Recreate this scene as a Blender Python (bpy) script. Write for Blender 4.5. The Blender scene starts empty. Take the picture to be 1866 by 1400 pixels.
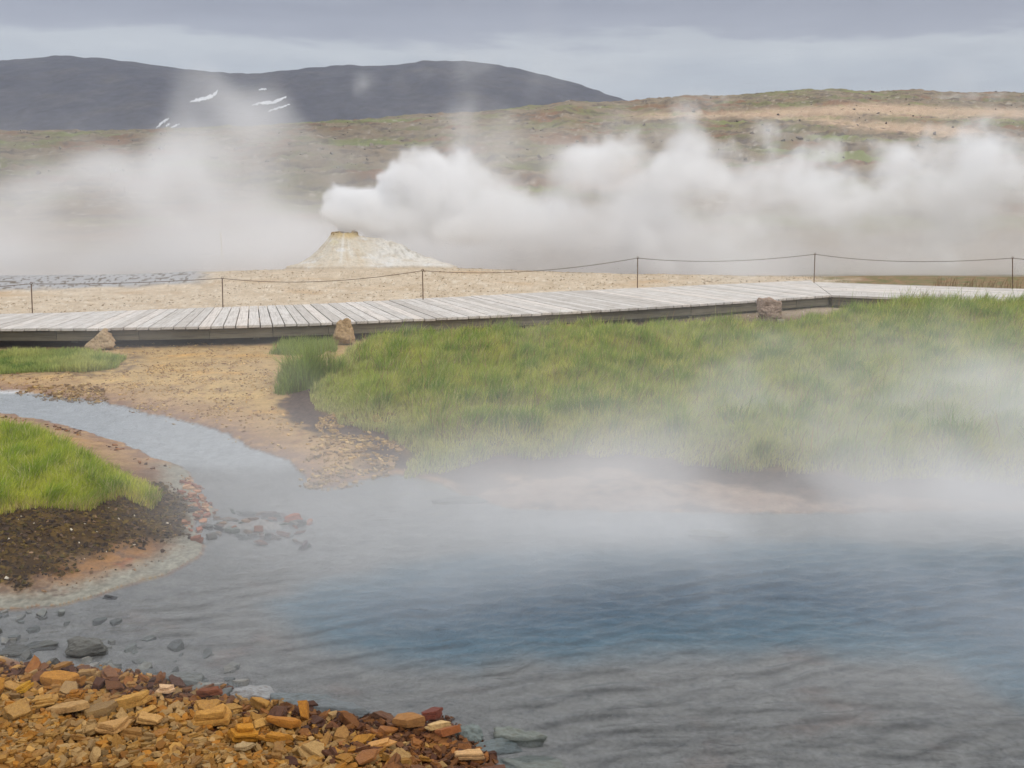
import bpy, bmesh, math, random
import numpy as np
from mathutils import Vector, Matrix

random.seed(7)
RS = np.random.RandomState(11)
SC = bpy.context.scene
COL = SC.collection

# ------------------------------------------------------------------ camera geometry
H = 2.5                    # eye height over the water
FP = 1800.0                # focal length in photo pixels (photo 1866 x 1400)
PITCH = math.atan(370 / FP)
CP, SP = math.cos(PITCH), math.sin(PITCH)


def at(px, py, z=0.0):
    """point on the level z that stands at photo pixel px, py"""
    dx = px - 933.0
    u = 700.0 - py
    d = (dx, FP * CP + u * SP, -FP * SP + u * CP)
    t = (z - H) / d[2]
    return np.array((d[0] * t, d[1] * t, z))


def at_depth(px, py, Y):
    dx = px - 933.0
    u = 700.0 - py
    d = (dx, FP * CP + u * SP, -FP * SP + u * CP)
    t = Y / d[1]
    return np.array((d[0] * t, Y, H + d[2] * t))


def poly(pts, z=0.0):
    return np.array([at(x, y, z)[:2] for x, y in pts])


def to_px(X, Y, Z):
    up = Y * SP + (Z - H) * CP
    fw = Y * CP - (Z - H) * SP
    return 933 + FP * X / fw, 700 - FP * up / fw


def lin(r, g, b):
    f = lambda c: (c / 255 / 12.92) if c / 255 <= 0.04045 else ((c / 255 + 0.055) / 1.055) ** 2.4
    return np.array((f(r), f(g), f(b)))


# ------------------------------------------------------------------ noise
def _hash(ix, iy, seed):
    h = (ix.astype(np.int64) * 374761393 + iy.astype(np.int64) * 668265263 + seed * 1442695041) & 0xFFFFFFFF
    h = ((h ^ (h >> 13)) * 1274126177) & 0xFFFFFFFF
    h = h ^ (h >> 16)
    return h


def perlin(x, y, seed=0):
    x0 = np.floor(x); y0 = np.floor(y)
    fx = x - x0; fy = y - y0
    ix = x0.astype(np.int64); iy = y0.astype(np.int64)
    u = fx * fx * fx * (fx * (fx * 6 - 15) + 10)
    v = fy * fy * fy * (fy * (fy * 6 - 15) + 10)

    def g(i, j):
        a = _hash(ix + i, iy + j, seed) * (2 * math.pi / 4294967296.0)
        return np.cos(a) * (fx - i) + np.sin(a) * (fy - j)
    a = g(0, 0) + u * (g(1, 0) - g(0, 0))
    b = g(0, 1) + u * (g(1, 1) - g(0, 1))
    return (a + v * (b - a)) * 1.5          # about -1..1


def fbm(x, y, octv=4, seed=0, gain=0.5):
    s = 0; a = 1.0; t = 0
    for o in range(octv):
        s = s + a * perlin(x * 2 ** o + 17.3 * o, y * 2 ** o - 9.1 * o, seed + o)
        t += a; a *= gain
    return s / t


def cell(x, y, seed=0):
    """worley: distance to the nearest and second nearest feature"""
    ix = np.floor(x); iy = np.floor(y)
    d1 = np.full(x.shape, 9.0); d2 = np.full(x.shape, 9.0)
    for i in (-1, 0, 1):
        for j in (-1, 0, 1):
            h1 = _hash((ix + i).astype(np.int64), (iy + j).astype(np.int64), seed) / 4294967296.0
            h2 = _hash((ix + i).astype(np.int64), (iy + j).astype(np.int64), seed + 77) / 4294967296.0
            d = np.hypot(ix + i + h1 - x, iy + j + h2 - y)
            d2 = np.where(d < d1, d1, np.minimum(d2, d))
            d1 = np.minimum(d1, d)
    return d1, d2


def sst(a, b, x):
    t = np.clip((x - a) / (b - a), 0, 1)
    return t * t * (3 - 2 * t)


def sdf(P, X, Y):
    """signed distance to polygon P, negative inside"""
    d = np.full(X.shape, 1e18)
    inside = np.zeros(X.shape, bool)
    n = len(P)
    for i in range(n):
        ax, ay = P[i]; bx, by = P[(i + 1) % n]
        ex, ey = bx - ax, by - ay
        wx, wy = X - ax, Y - ay
        t = np.clip((wx * ex + wy * ey) / (ex * ex + ey * ey + 1e-12), 0, 1)
        d = np.minimum(d, (wx - ex * t) ** 2 + (wy - ey * t) ** 2)
        c = (ay > Y) != (by > Y)
        with np.errstate(divide='ignore', invalid='ignore'):
            xi = (bx - ax) * (Y - ay) / (by - ay if by != ay else 1e-12) + ax
        inside ^= c & (X < xi)
    d = np.sqrt(d)
    return np.where(inside, -d, d)


# ------------------------------------------------------------------ mesh helpers
def mesh_np(name, V, quads=None, tris=None, col=None, smooth=True):
    me = bpy.data.meshes.new(name)
    V = np.asarray(V, np.float32)
    me.vertices.add(len(V))
    me.vertices.foreach_set('co', V.ravel())
    L = []; starts = []; tot = []
    k = 0
    if quads is not None and len(quads):
        q = np.asarray(quads, np.int32)
        L.append(q.ravel()); starts.append(np.arange(len(q)) * 4); tot.append(np.full(len(q), 4)); k = q.size
    if tris is not None and len(tris):
        t = np.asarray(tris, np.int32)
        L.append(t.ravel()); starts.append(k + np.arange(len(t)) * 3); tot.append(np.full(len(t), 3))
    L = np.concatenate(L).astype(np.int32)
    me.loops.add(len(L))
    me.loops.foreach_set('vertex_index', L)
    st = np.concatenate(starts).astype(np.int32)
    me.polygons.add(len(st))
    me.polygons.foreach_set('loop_start', st)
    me.polygons.foreach_set('use_smooth', np.full(len(st), smooth, bool))
    if col is not None:
        a = me.color_attributes.new('Col', 'FLOAT_COLOR', 'POINT')
        c = np.ones((len(V), 4), np.float32)
        c[:, :col.shape[1]] = col
        a.data.foreach_set('color', c.ravel())
    me.update(calc_edges=True)
    me.validate()
    return me


def grid_quads(nr, nc):
    i = np.arange(nr - 1)[:, None] * nc + np.arange(nc - 1)[None, :]
    i = i.ravel()
    return np.stack([i, i + 1, i + nc + 1, i + nc], 1)


def obj(name, me, mat=None, parent=None, loc=None):
    o = bpy.data.objects.new(name, me)
    COL.objects.link(o)
    if mat is not None and me is not None and not me.materials:
        me.materials.append(mat)
    if parent is not None:
        o.parent = parent
    if loc is not None:
        o.location = loc
    return o


def tag(o, label=None, cat=None, group=None, kind=None):
    if label: o['label'] = label
    if cat: o['category'] = cat
    if group: o['group'] = group
    if kind: o['kind'] = kind
    return o


def empty(name, loc):
    o = bpy.data.objects.new(name, None)
    COL.objects.link(o)
    o.location = loc
    return o


# ------------------------------------------------------------------ node helpers
def newmat(name):
    m = bpy.data.materials.new(name)
    m.use_nodes = True
    nt = m.node_tree
    nt.nodes.clear()
    out = nt.nodes.new('ShaderNodeOutputMaterial')
    return m, nt, out


def N(nt, typ, **kw):
    n = nt.nodes.new(typ)
    for k, v in kw.items():
        if k.startswith('i_'):
            n.inputs[k[2:].replace('_', ' ')].default_value = v
        else:
            setattr(n, k, v)
    return n


def noise(nt, vec, scale, detail=4, rough=0.55, dist=0.0):
    n = nt.nodes.new('ShaderNodeTexNoise')
    n.inputs['Scale'].default_value = scale
    n.inputs['Detail'].default_value = detail
    n.inputs['Roughness'].default_value = rough
    n.inputs['Distortion'].default_value = dist
    if vec is not None:
        nt.links.new(vec, n.inputs['Vector'])
    return n


def ramp(nt, fac, stops):
    r = nt.nodes.new('ShaderNodeValToRGB')
    e = r.color_ramp.elements
    while len(e) < len(stops):
        e.new(0.5)
    for i, (p, c) in enumerate(stops):
        e[i].position = p
        e[i].color = (c[0], c[1], c[2], 1) if hasattr(c, '__len__') else (c, c, c, 1)
    nt.links.new(fac, r.inputs['Fac'])
    return r


def mulcol(nt, a, b, fac=1.0, mode='MULTIPLY'):
    m = nt.nodes.new('ShaderNodeMix')
    m.data_type = 'RGBA'; m.blend_type = mode
    m.inputs[0].default_value = fac
    nt.links.new(a, m.inputs[6])
    if hasattr(b, 'default_value') or hasattr(b, 'is_linked'):
        nt.links.new(b, m.inputs[7])
    else:
        m.inputs[7].default_value = (b[0], b[1], b[2], 1)
    return m


def principled(nt, out, rough=0.85, spec=0.3):
    b = nt.nodes.new('ShaderNodeBsdfPrincipled')
    b.inputs['Roughness'].default_value = rough
    b.inputs['Specular IOR Level'].default_value = spec
    nt.links.new(b.outputs[0], out.inputs['Surface'])
    return b


def bump(nt, h, strength, dist, b):
    bp = nt.nodes.new('ShaderNodeBump')
    bp.inputs['Strength'].default_value = strength
    bp.inputs['Distance'].default_value = dist
    nt.links.new(h, bp.inputs['Height'])
    nt.links.new(bp.outputs[0], b.inputs['Normal'])
    return bp


# ------------------------------------------------------------------ layout polygons (photo outline -> ground)
WATER = np.vstack([
    poly([(-500, 688), (-150, 703), (0, 710), (40, 713), (95, 722), (180, 729), (225, 740), (270, 752), (340, 768),
          (400, 782), (460, 815), (525, 838), (548, 858), (562, 882), (600, 886), (660, 872), (722, 862), (765, 868),
          (805, 882), (850, 900), (900, 914), (935, 926), (1100, 930), (1400, 934), (1866, 928), (2400, 930), (3300, 1000)], 0),
    np.array([(9.0, 3.0), (7.0, 1.0), (0.2, 1.0), (0.1, 3.0)]),
    poly([(905, 1440), (880, 1400), (835, 1345), (800, 1322), (700, 1322), (600, 1306), (520, 1290), (420, 1275), (330, 1260),
          (250, 1240), (150, 1226), (60, 1213), (0, 1197), (-150, 1165), (-260, 1140), (-150, 1122), (0, 1112), (60, 1106),
          (130, 1096), (200, 1076), (300, 1046), (358, 1016), (370, 1000), (352, 968), (348, 945), (380, 938), (385, 928),
          (362, 905), (350, 880), (332, 852), (280, 834), (210, 802), (150, 786), (90, 769), (40, 760), (0, 753),
          (-150, 745), (-500, 730)], 0)])
HOLE = poly([(470, 1085), (510, 1120), (560, 1162), (640, 1192), (760, 1209), (860, 1212), (960, 1197), (1040, 1206),
             (1130, 1192), (1200, 1184), (1350, 1182), (1500, 1174), (1700, 1205), (1866, 1265), (2150, 1320), (2500, 1200),
             (2300, 1010), (1866, 975), (1400, 965), (1000, 978), (700, 1010), (560, 1045)], 0)
NEAR_GRASS = poly([(-500, 738), (-100, 752), (0, 768), (60, 778), (120, 795), (180, 825), (230, 848), (275, 866), (292, 882),
                   (270, 896), (225, 893), (185, 905), (150, 925), (90, 928), (30, 932), (-60, 955), (-300, 1010), (-700, 1010)], 0.2)
PEAT_BANK = poly([(-500, 900), (0, 920), (150, 900), (290, 860), (320, 878), (342, 905), (352, 930), (345, 958), (300, 972),
                  (230, 978), (170, 992), (110, 1022), (60, 1046), (-30, 1052), (-500, 1100)], 0.12)
MEADOW = poly([(560, 722), (585, 690), (622, 650), (660, 630), (900, 615), (1050, 607), (1350, 606), (1410, 616), (1450, 606),
               (1540, 597), (1630, 580), (1866, 592), (2300, 610), (3000, 760), (2600, 900), (1866, 868), (1500, 858),
               (1250, 838), (1130, 818), (1000, 826), (900, 824), (800, 842), (745, 838), (725, 806), (690, 778), (610, 762),
               (572, 742)], 0.15)
STRIP = poly([(-400, 655), (0, 645), (140, 640), (165, 648), (228, 652), (212, 668), (150, 676), (60, 672), (0, 677), (-400, 690)], 0.1)
HEAP = poly([(-900, 1100), (0, 1190), (250, 1235), (520, 1285), (800, 1318), (900, 1440), (900, 2400), (-1500, 2400)], 0.05)

# boardwalk edges on the level of its deck
DECK_Z = 0.40
F_PTS = [(-420, 590), (-200, 596), (0, 598.5), (250, 597), (460, 593), (640, 586), (900, 575), (1200, 559), (1515, 538)]
B_PTS = [(-300, 572), (-60, 573), (100, 570), (310, 563), (460, 558), (590, 553), (790, 543), (1030, 531), (1340, 517)]
FRONT = poly(F_PTS, DECK_Z)
BACK = poly(B_PTS, DECK_Z)
MIT_F = at(1515, 538, DECK_Z)[:2]
MIT_B = at(1482, 514, DECK_Z)[:2]

# the ridge of the moor and the far hills, photo outline
RIDGE = np.array([(-1500, 250), (-400, 243), (0, 239), (150, 238), (300, 236), (450, 231), (600, 222), (720, 214), (850, 205), (930, 198),
                  (1000, 191), (1030, 184), (1075, 187), (1150, 187), (1180, 181), (1250, 175), (1300, 176), (1380, 170), (1450, 167),
                  (1530, 163), (1580, 167), (1640, 164), (1700, 168), (1780, 169), (1866, 170), (2400, 180), (3300, 220)], float)
HILLS = np.array([(-1600, 210), (-900, 160), (-400, 140), (-200, 128), (0, 120), (60, 116), (120, 112), (150, 111), (220, 114), (300, 125),
                  (350, 133), (400, 139), (460, 143), (500, 139), (560, 134), (640, 130), (715, 128), (760, 122), (810, 118), (850, 119), (900, 125),
                  (940, 132), (1000, 146), (1060, 163), (1110, 180), (1160, 196), (1300, 230), (1700, 260), (3000, 280)], float)


def slope_of(py):
    q = (700 - py) / FP
    return (q * CP - SP) / (CP + q * SP)


def az_px(X, Y):
    return 933 + FP / CP * X / np.maximum(Y, 0.1)


MOUND_C = at(640, 478, 0.42)[:2]


def masks(X, Y):
    m = {}
    wob = 0.05 * fbm(X * 3.1, Y * 3.1, 3, 5) + 0.022 * fbm(X * 11, Y * 11, 2, 9)
    m['w'] = sdf(WATER, X, Y) + wob * np.clip(Y / 7, 0.6, 2.0)
    m['hole'] = sdf(HOLE, X, Y) + 0.14 * fbm(X * 1.7, Y * 1.7, 3, 21)
    m['ng'] = sdf(NEAR_GRASS, X, Y)
    m['pb'] = sdf(PEAT_BANK, X, Y)
    m['md'] = sdf(MEADOW, X, Y)
    m['st'] = sdf(STRIP, X, Y)
    m['hp'] = sdf(HEAP, X, Y)
    return m


def ridge_r(ax):
    return np.interp(ax, [-500, 300, 900, 1300, 1900, 3000], [150, 150, 175, 220, 240, 240])


def ground_z(X, Y, m=None, detail=True):
    X = np.asarray(X, float); Y = np.asarray(Y, float)
    near = Y < 30
    z = np.zeros(X.shape)
    if m is None:
        m = masks(X, Y)
    w = m['w']
    # --- dry land near the pool
    flat = 0.012 + 0.045 * sst(0, 0.5, w) + 0.05 * sst(0.3, 3.0, w)
    flat += 0.012 * fbm(X * 2.2, Y * 2.2, 4, 31) * sst(0, 0.4, w)
    left = np.maximum(sst(0.3, -0.3, m['ng']), sst(0.5, -0.4, m['pb']))
    flat += left * (0.13 * sst(0.0, 1.1, w) + 0.03 * fbm(X * 2, Y * 2, 3, 33))
    heap = sst(0.2, -0.5, m['hp'])
    flat += heap * (0.16 * sst(0.0, 1.6, w) + 0.03 * fbm(X * 3, Y * 3, 3, 34))
    mead = sst(0.25, -0.5, m['md'])
    rise = 0.14 + 0.17 * sst(1.5, 7.0, X) * sst(9, 14, Y) + 0.05 * fbm(X * 0.7, Y * 0.7, 3, 35)
    flat += mead * rise * sst(0.0, 0.8, w)
    # rim of the far shore
    # --- bed
    depth = -0.012 - 0.10 * sst(0, 0.9, -w) - 0.06 * sst(0.8, 2.0, -w) - 1.25 * sst(0.1, -0.75, m['hole'])
    depth += 0.018 * fbm(X * 3.0, Y * 3.0, 4, 41) * sst(0, 0.3, -w)
    z = np.where(w > 0, flat, depth)
    z = np.where(np.abs(w) < 0.02, 0.0 + (w / 0.02) * 0.012, z)
    # stony spit at the mouth of the stream
    sp = np.exp(-(((X - SPIT[0]) / 0.42) ** 2 + ((Y - SPIT[1]) / 0.13) ** 2))
    z = np.where(w < 0.3, np.maximum(z, -0.06 + 0.095 * sp + 0.03 * fbm(X * 7, Y * 9, 3, 43) * sp), z)
    # --- pale sinter field behind the boardwalk
    fld = sst(15.5, 18.5, Y)
    dome = 0.16 + 0.29 * np.exp(-(((X - (MOUND_C[0] + 1.0)) / 5.6) ** 2 + ((Y - 23.4) / 2.6) ** 2))
    dome -= 0.085 * np.clip(Y - 24.6, 0, 9)
    dome += 0.02 * fbm(X * 1.1, Y * 1.1, 4, 51) + 0.06 * fbm(X * 0.33, Y * 0.3, 3, 52) * sst(19, 22, Y)
    z = z * (1 - fld) + dome * fld
    # --- the moor
    far = Y > 29
    if far.any():
        Xf, Yf = X[far], Y[far]
        ax = az_px(Xf, Yf)
        R = ridge_r(ax)
        pr = np.interp(ax, RIDGE[:, 0], RIDGE[:, 1])
        zr = H + slope_of(pr) * R
        t = (Yf - 32) / (R - 32)
        g = np.where(t < 1, np.clip(t, 0, 1) ** 1.25, 1 - 0.25 * (t - 1))
        g = np.maximum(g, -0.2)
        n = fbm(Xf / 14, Yf / 9, 5, 61, 0.55)
        rg = 1 - np.abs(fbm(Xf / 7, Yf / 4, 4, 71, 0.55))
        lump = (0.9 * n + 0.55 * np.clip(rg - 0.72, 0, 1) * 4 * 0.6) * sst(34, 70, Yf) * np.clip(R / 170, 0.5, 1.4)
        lump *= 1 - 0.55 * sst(0.80, 0.98, t)
        lump += 0.55 * fbm(Xf / 3.0, Yf / 2.0, 5, 81, 0.6) * sst(40, 80, Yf)
        zm = -0.6 + (zr + 0.6) * g + lump
        zm = np.where(Yf > 900, np.minimum(zm, -30), np.maximum(zm, -30))
        b = sst(33, 44, Yf)
        z[far] = z[far] * (1 - b) + zm * b
    return z


SPIT = at(465, 958, 0)[:2]

# ------------------------------------------------------------------ ground sheet
def make_ground():
    az = np.concatenate([np.radians(np.linspace(-62, -33, 60)[:-1]),
                         np.radians(np.linspace(-33, 33, 900)),
                         np.radians(np.linspace(33, 62, 60)[1:])])
    ys = [1.6]
    while ys[-1] < 3600:
        d = ys[-1]
        if d < 3.4: s = 0.03
        elif d < 34: s = max(d * d / 2470 * 1.15, 0.011)
        elif d < 270: s = 0.40 + (d - 34) * 0.0035
        else: s = d * 0.08
        ys.append(d + s)
    ys = np.array(ys)
    A, Yg = np.meshgrid(np.tan(az), ys)
    X = (A * Yg).ravel(); Y = Yg.ravel()
    m = masks(X, Y)
    Z = ground_z(X, Y, m)
    C = np.zeros((len(X), 4))
    w = m['w']
    n1 = fbm(X * 1.6, Y * 2.2, 4, 101); n2 = fbm(X * 6, Y * 8, 4, 102); n3 = fbm(X * 22, Y * 26, 3, 103)

    def mix(mask, c, wet=0.0):
        mk = np.clip(mask, 0, 1)[:, None]
        cc = np.asarray(c)
        if cc.ndim == 1: cc = cc[None, :]
        C[:, :3] = C[:, :3] * (1 - mk) + cc * mk
        C[:, 3] = C[:, 3] * (1 - mk[:, 0]) + wet * mk[:, 0]

    def mixc(a, b, t):
        t = np.clip(t, 0, 1)[:, None]
        return a * (1 - t) + b * t
    near = Y < 33
    # ochre flats
    och = mixc(lin(168, 140, 98), lin(190, 160, 108), n1 * 1.6 + 0.45)
    och = mixc(och, lin(150, 116, 82), sst(0.12, 0.5, n2))
    och = mixc(och, lin(196, 150, 78), sst(0.15, 0.55, fbm(X * 0.8, Y * 1.8, 3, 107)) * 0.8)
    och = mixc(och, lin(120, 95, 78), sst(0.30, 0.42, n3 * 0.6 + n2 * 0.5) * 0.7)
    mix(np.ones(len(X)), och, 0.1)
    # pinkish damp silt along the stream
    mix(sst(0.9, 0.0, w) * 0.75 * (Y > 6), mixc(lin(164, 132, 104), lin(140, 108, 86), n2 + 0.5), 0.35)
    mix(sst(0.30, 0.02, w) * sst(-0.2, 0.3, n2 + 0.2) * 0.8, lin(128, 100, 84), 0.6)
    # far shore, pale pink sinter
    fs = sst(600, 900, to_px(X, Y, Z)[0]) * (m['md'] > 0.15) * (w > 0) * (Y < 12)
    mix(fs * 0.9, mixc(mixc(lin(158, 138, 122), lin(134, 110, 96), n2 * 1.3 + 0.4), lin(100, 84, 76), sst(0.0, 0.35, n1 + 0.4 * n2)), 0.3)
    # under grass
    soil = mixc(lin(66, 62, 30), lin(84, 74, 42), n2 + 0.5)
    mix(sst(0.05, -0.15, m['md'] + 0.1 * n2), soil, 0.0)
    mix(sst(0.04, -0.08, m['st'] + 0.1 * n2), soil, 0.0)
    # dark peat edge of the meadow
    pe = sst(-0.12, 0.0, m['md']) * sst(0.42 + 0.25 * n1, 0.22, m['md'] + 0.15 * n2) * sst(0.03, 0.12, w) * (Y < 12.5)
    mix(pe, mixc(lin(92, 74, 66), lin(60, 46, 40), n3 + 0.5), 0.1)
    # mud in front of the boardwalk
    mud = sst(12.4, 13.6, Y) * (Y < 17.5) * (m['md'] > -0.3)
    mix(mud * sst(-0.2, 0.4, n1 + 0.5 * n2) * 0.75, mixc(lin(122, 98, 66), lin(168, 132, 76), n2 + 0.5), 0.1)
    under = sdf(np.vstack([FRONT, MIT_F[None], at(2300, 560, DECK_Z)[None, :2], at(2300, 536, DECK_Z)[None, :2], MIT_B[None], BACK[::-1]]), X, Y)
    mix(sst(0.22 + 0.25 * n1, -0.1, under + 0.2 * n2), mixc(lin(88, 70, 50), lin(64, 52, 42), n2 + 0.5), 0.0)  # dark soil in the deck's outline; shade beneath the boardwalk put into the colour
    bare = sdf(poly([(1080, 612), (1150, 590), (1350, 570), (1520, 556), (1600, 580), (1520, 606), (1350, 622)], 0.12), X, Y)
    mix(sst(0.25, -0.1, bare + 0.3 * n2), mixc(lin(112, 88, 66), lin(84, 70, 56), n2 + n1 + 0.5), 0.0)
    dk = sst(0.25, 0.05, np.abs(m['st'] - 0.12)) * sst(-0.1, 0.3, n2 + 0.1)
    mix(dk * 0.7, lin(96, 80, 66), 0.1)
    # near left bank
    bank = sst(0.35, -0.05, np.minimum(m['ng'], m['pb'] - 0.45)) * (X < -1.2) * (Y > 4.6) * (Y < 9.6) * (w > 0)
    bk = mixc(lin(148, 108, 66), lin(122, 94, 72), n2 * 1.4 + 0.4)
    bk = mixc(bk, lin(172, 132, 78), sst(0.1, 0.5, n1 + 0.3 * n3))
    bk = mixc(bk, lin(146, 86, 52), sst(0.2, 0.5, fbm(X * 5, Y * 5, 3, 140)))
    bk = mixc(bk, lin(132, 112, 96), sst(0.0, 0.4, fbm(X * 2.6, Y * 4.5, 4, 141)) * 0.8)
    bk = mixc(bk, lin(96, 78, 66), sst(0.12, 0.32, n2 * 0.6 + n3 * 0.5))
    bk = mixc(bk, mixc(lin(136, 104, 80), lin(104, 82, 68), n2 + 0.5), sst(6.9, 7.6, Y + 0.3 * n1) * 0.8)
    bk = mixc(bk, lin(112, 84, 62), sst(0.05, 0.30, n1 * 0.5 + n2 * 0.5 + 0.3 * n3) * 0.7)
    mix(bank, bk, 0.35)
    mix(bank * sst(0.32 + 0.2 * n1, 0.08, w + 0.12 * n2 + 0.06 * n3), mixc(lin(150, 146, 132), lin(118, 116, 106), n3 + 0.5), 0.4)
    pk = sst(0.10, -0.10, m['pb'] + 0.22 * n1 + 0.16 * n2) * (w > 0.02)
    peat = mixc(lin(62, 44, 22), lin(92, 70, 30), n2 * 1.5 + 0.4)
    peat = mixc(peat, lin(40, 28, 20), sst(0.0, 0.4, n3 + 0.3 * n1))
    mix(pk, peat, 0.1)
    mix(sst(0.04, -0.1, m['ng']), mixc(lin(58, 64, 20), lin(70, 60, 26), n2 + 0.5), 0.0)
    # foreground heap soil
    hp = sst(0.05, -0.1, m['hp']) * (w > -0.05) * (Y < 6.5)
    hs = mixc(lin(150, 106, 48), lin(112, 70, 36), n2 + 0.5)
    hs = mixc(hs, lin(96, 52, 30), sst(0.9, 0.1, w))
    mix(hp, hs, 0.35)
    # bed
    bed = mixc(lin(146, 143, 139), lin(130, 128, 126), n2 * 0.8 + 0.5)
    bed = mixc(bed, lin(160, 122, 104), sst(0.12, 0.55, n1 + 0.2 * n2) * 0.22 * (Y < 6.5))
    bed = mixc(bed, lin(98, 102, 104), sst(0.2, 0.4, n3 * 0.7 + n2 * 0.4) * 0.45)
    strm = sst(8.2, 8.9, Y) * (X < 0)
    bed = mixc(bed, lin(186, 186, 186), strm * 0.95)
    inw = sst(0.0, -0.03, w)
    bed = bed * np.where(Y < 6.4, 0.84, 1.0)[:, None]
    mix(inw, bed, 0.0)
    blue = sst(0.12, -0.28, m['hole']) * inw
    mix(blue, mixc(lin(78, 112, 128), lin(48, 86, 110), sst(0, -0.9, m['hole'])), 0.0)
    # pale sinter field
    fld = sst(16.2, 17.6, Y + 0.5 * n1 - 0.15 * X) * (1 - sst(27, 34, Y))
    sf = mixc(lin(196, 180, 158), lin(180, 162, 138), n1 * 1.3 + 0.5)
    sf = mixc(sf, lin(206, 194, 176), sst(0.1, 0.5, n2))
    sf = mixc(sf, lin(160, 140, 114), sst(0.25, 0.5, n3 * 0.7 + n2 * 0.5))
    sf = mixc(sf, lin(178, 148, 112), sst(0.1, 0.6, fbm(X * 0.5, Y * 0.9, 3, 150)) * 0.6)
    sf = mixc(sf, lin(150, 128, 108), sst(19.3, 17.8, Y - 0.12 * X + 0.8 * n1) * 0.5)
    mix(fld, sf, 0.0)
    rightg = sst(6.2, 8.0, X - 0.15 * Y + 3 + n1) * sst(17.5, 19, Y) * (Y < 36)
    back = sst(24.6, 26.6, Y + n1) * (Y < 60)
    mix(back, mixc(lin(186, 174, 160), lin(166, 152, 138), n2 + 0.5), 0.2)
    mix(rightg, mixc(lin(140, 112, 84), lin(104, 104, 66), n2 + n1 + 0.5), 0.0)
    # wet cracked terrace on the left
    px, py = to_px(X, Y, Z)
    cr = sst(-0.25, 0.1, -(np.abs(py - np.interp(px, [-400, 0, 150, 390], [516, 514, 512, 501])) / 12 - 1) * 0.5 + 0.25 * n1) \
        * sst(395, 340, px + 30 * n1) * near * (Y > 18)
    d1, d2 = cell(X * 2.6, Y * 1.1, 9)
    lines = sst(0.14, 0.03, d2 - d1)
    mix(cr * 0.9, lin(150, 150, 152), 0.95)
    mix(cr * lines, lin(110, 100, 88), 0.2)
    # moor
    mo = sst(30, 38, Y + 2 * n1)
    a1 = fbm(X / 16, Y / 11, 5, 201, 0.55); a2 = fbm(X / 5, Y / 3.2, 4, 202, 0.6); a3 = fbm(X / 1.5, Y / 1.1, 4, 203, 0.6)
    mc = mixc(lin(140, 126, 106), lin(118, 106, 92), a2 * 1.2 + 0.5)
    mc = mixc(mc, lin(118, 116, 84), sst(-0.05, 0.3, a1))
    mc = mixc(mc, lin(128, 102, 82), sst(0.1, 0.35, fbm(X / 11, Y / 8, 4, 204)))
    mc = mixc(mc, lin(98, 90, 84), sst(0.10, 0.35, a2 * 0.6 + a3 * 0.6))
    mc = mixc(mc, lin(150, 140, 124), sst(0.30, 0.5, a3) * 0.7)
    mc = mixc(mc, lin(120, 130, 80), sst(0.22, 0.42, fbm(X / 24, Y / 14, 3, 207)) * 0.7)
    mc = mixc(mc, lin(92, 84, 78), sst(0.12, 0.34, fbm(X / 4.5, Y / 1.8, 5, 211, 0.6)) * 0.75)
    mc = mixc(mc, lin(170, 162, 150), sst(0.25, 0.45, fbm(X / 1.6, Y / 0.9, 4, 213, 0.6)) * 0.7)
    mc = mixc(mc, lin(84, 74, 66), sst(0.28, 0.42, a2 * 0.5 + fbm(X / 3, Y / 1.3, 4, 209) * 0.7) * 0.8)
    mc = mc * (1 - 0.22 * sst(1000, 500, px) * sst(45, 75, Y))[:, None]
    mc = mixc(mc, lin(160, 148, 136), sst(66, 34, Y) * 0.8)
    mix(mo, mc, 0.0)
    ma = 14 * a2 + 6 * a3
    sand = np.maximum.reduce([
        sst(9, -3, np.abs(py + 0.5 * ma - np.interp(px, [1150, 1350, 1600, 1700, 1866, 2100], [214, 208, 199, 204, 207, 212])) -
            np.interp(px, [1100, 1300, 1600, 1750, 2000], [-2, 1, 8, 6, 3])),
        sst(8, -3, np.abs(py + 0.6 * ma - np.interp(px, [1400, 1560, 1700, 1800], [210, 226, 238, 240])) -
            np.interp(px, [1450, 1600, 1720, 1800], [1, 5, 8, 0])) * sst(1830, 1770, px)])
    sand = sand * sst(1100, 1200, px + ma * 3) * (Y > 60) * (Y < 300)
    mix(sand * 0.85, mixc(lin(196, 172, 146), lin(176, 150, 128), a3 + 0.5), 0.0)
    mix((Y > 60) * (Y < 300) * sst(60, 40, np.hypot((px - 1110) / 1.3, (py - 322) * 1.6) + 3 * ma) * 0.35, lin(180, 140, 108), 0.0)
    C[:, :3] *= 1.08
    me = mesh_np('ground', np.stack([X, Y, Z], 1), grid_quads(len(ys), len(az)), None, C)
    return me


def ground_material():
    m, nt, out = newmat('ground_surface')
    b = principled(nt, out, 0.9, 0.25)
    col = N(nt, 'ShaderNodeVertexColor', layer_name='Col')
    geo = N(nt, 'ShaderNodeNewGeometry')
    pos = geo.outputs['Position']
    n1 = noise(nt, pos, 38, 6, 0.65)
    n2 = noise(nt, pos, 9, 5, 0.6)
    r1 = ramp(nt, n1.outputs['Fac'], [(0.25, 0.62), (0.5, 1.0), (0.78, 1.35)])
    r2 = ramp(nt, n2.outputs['Fac'], [(0.28, 0.80), (0.72, 1.18)])
    c = mulcol(nt, col.outputs['Color'], r1.outputs['Color'], 0.75)
    c = mulcol(nt, c.outputs[2], r2.outputs['Color'], 0.8)
    nt.links.new(c.outputs[2], b.inputs['Base Color'])
    mr = N(nt, 'ShaderNodeMapRange')
    mr.inputs['To Min'].default_value = 0.95
    mr.inputs['To Max'].default_value = 0.22
    nt.links.new(col.outputs['Alpha'], mr.inputs['Value'])
    nt.links.new(mr.outputs[0], b.inputs['Roughness'])
    bump(nt, n1.outputs['Fac'], 0.55, 0.03, b)
    return m


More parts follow.
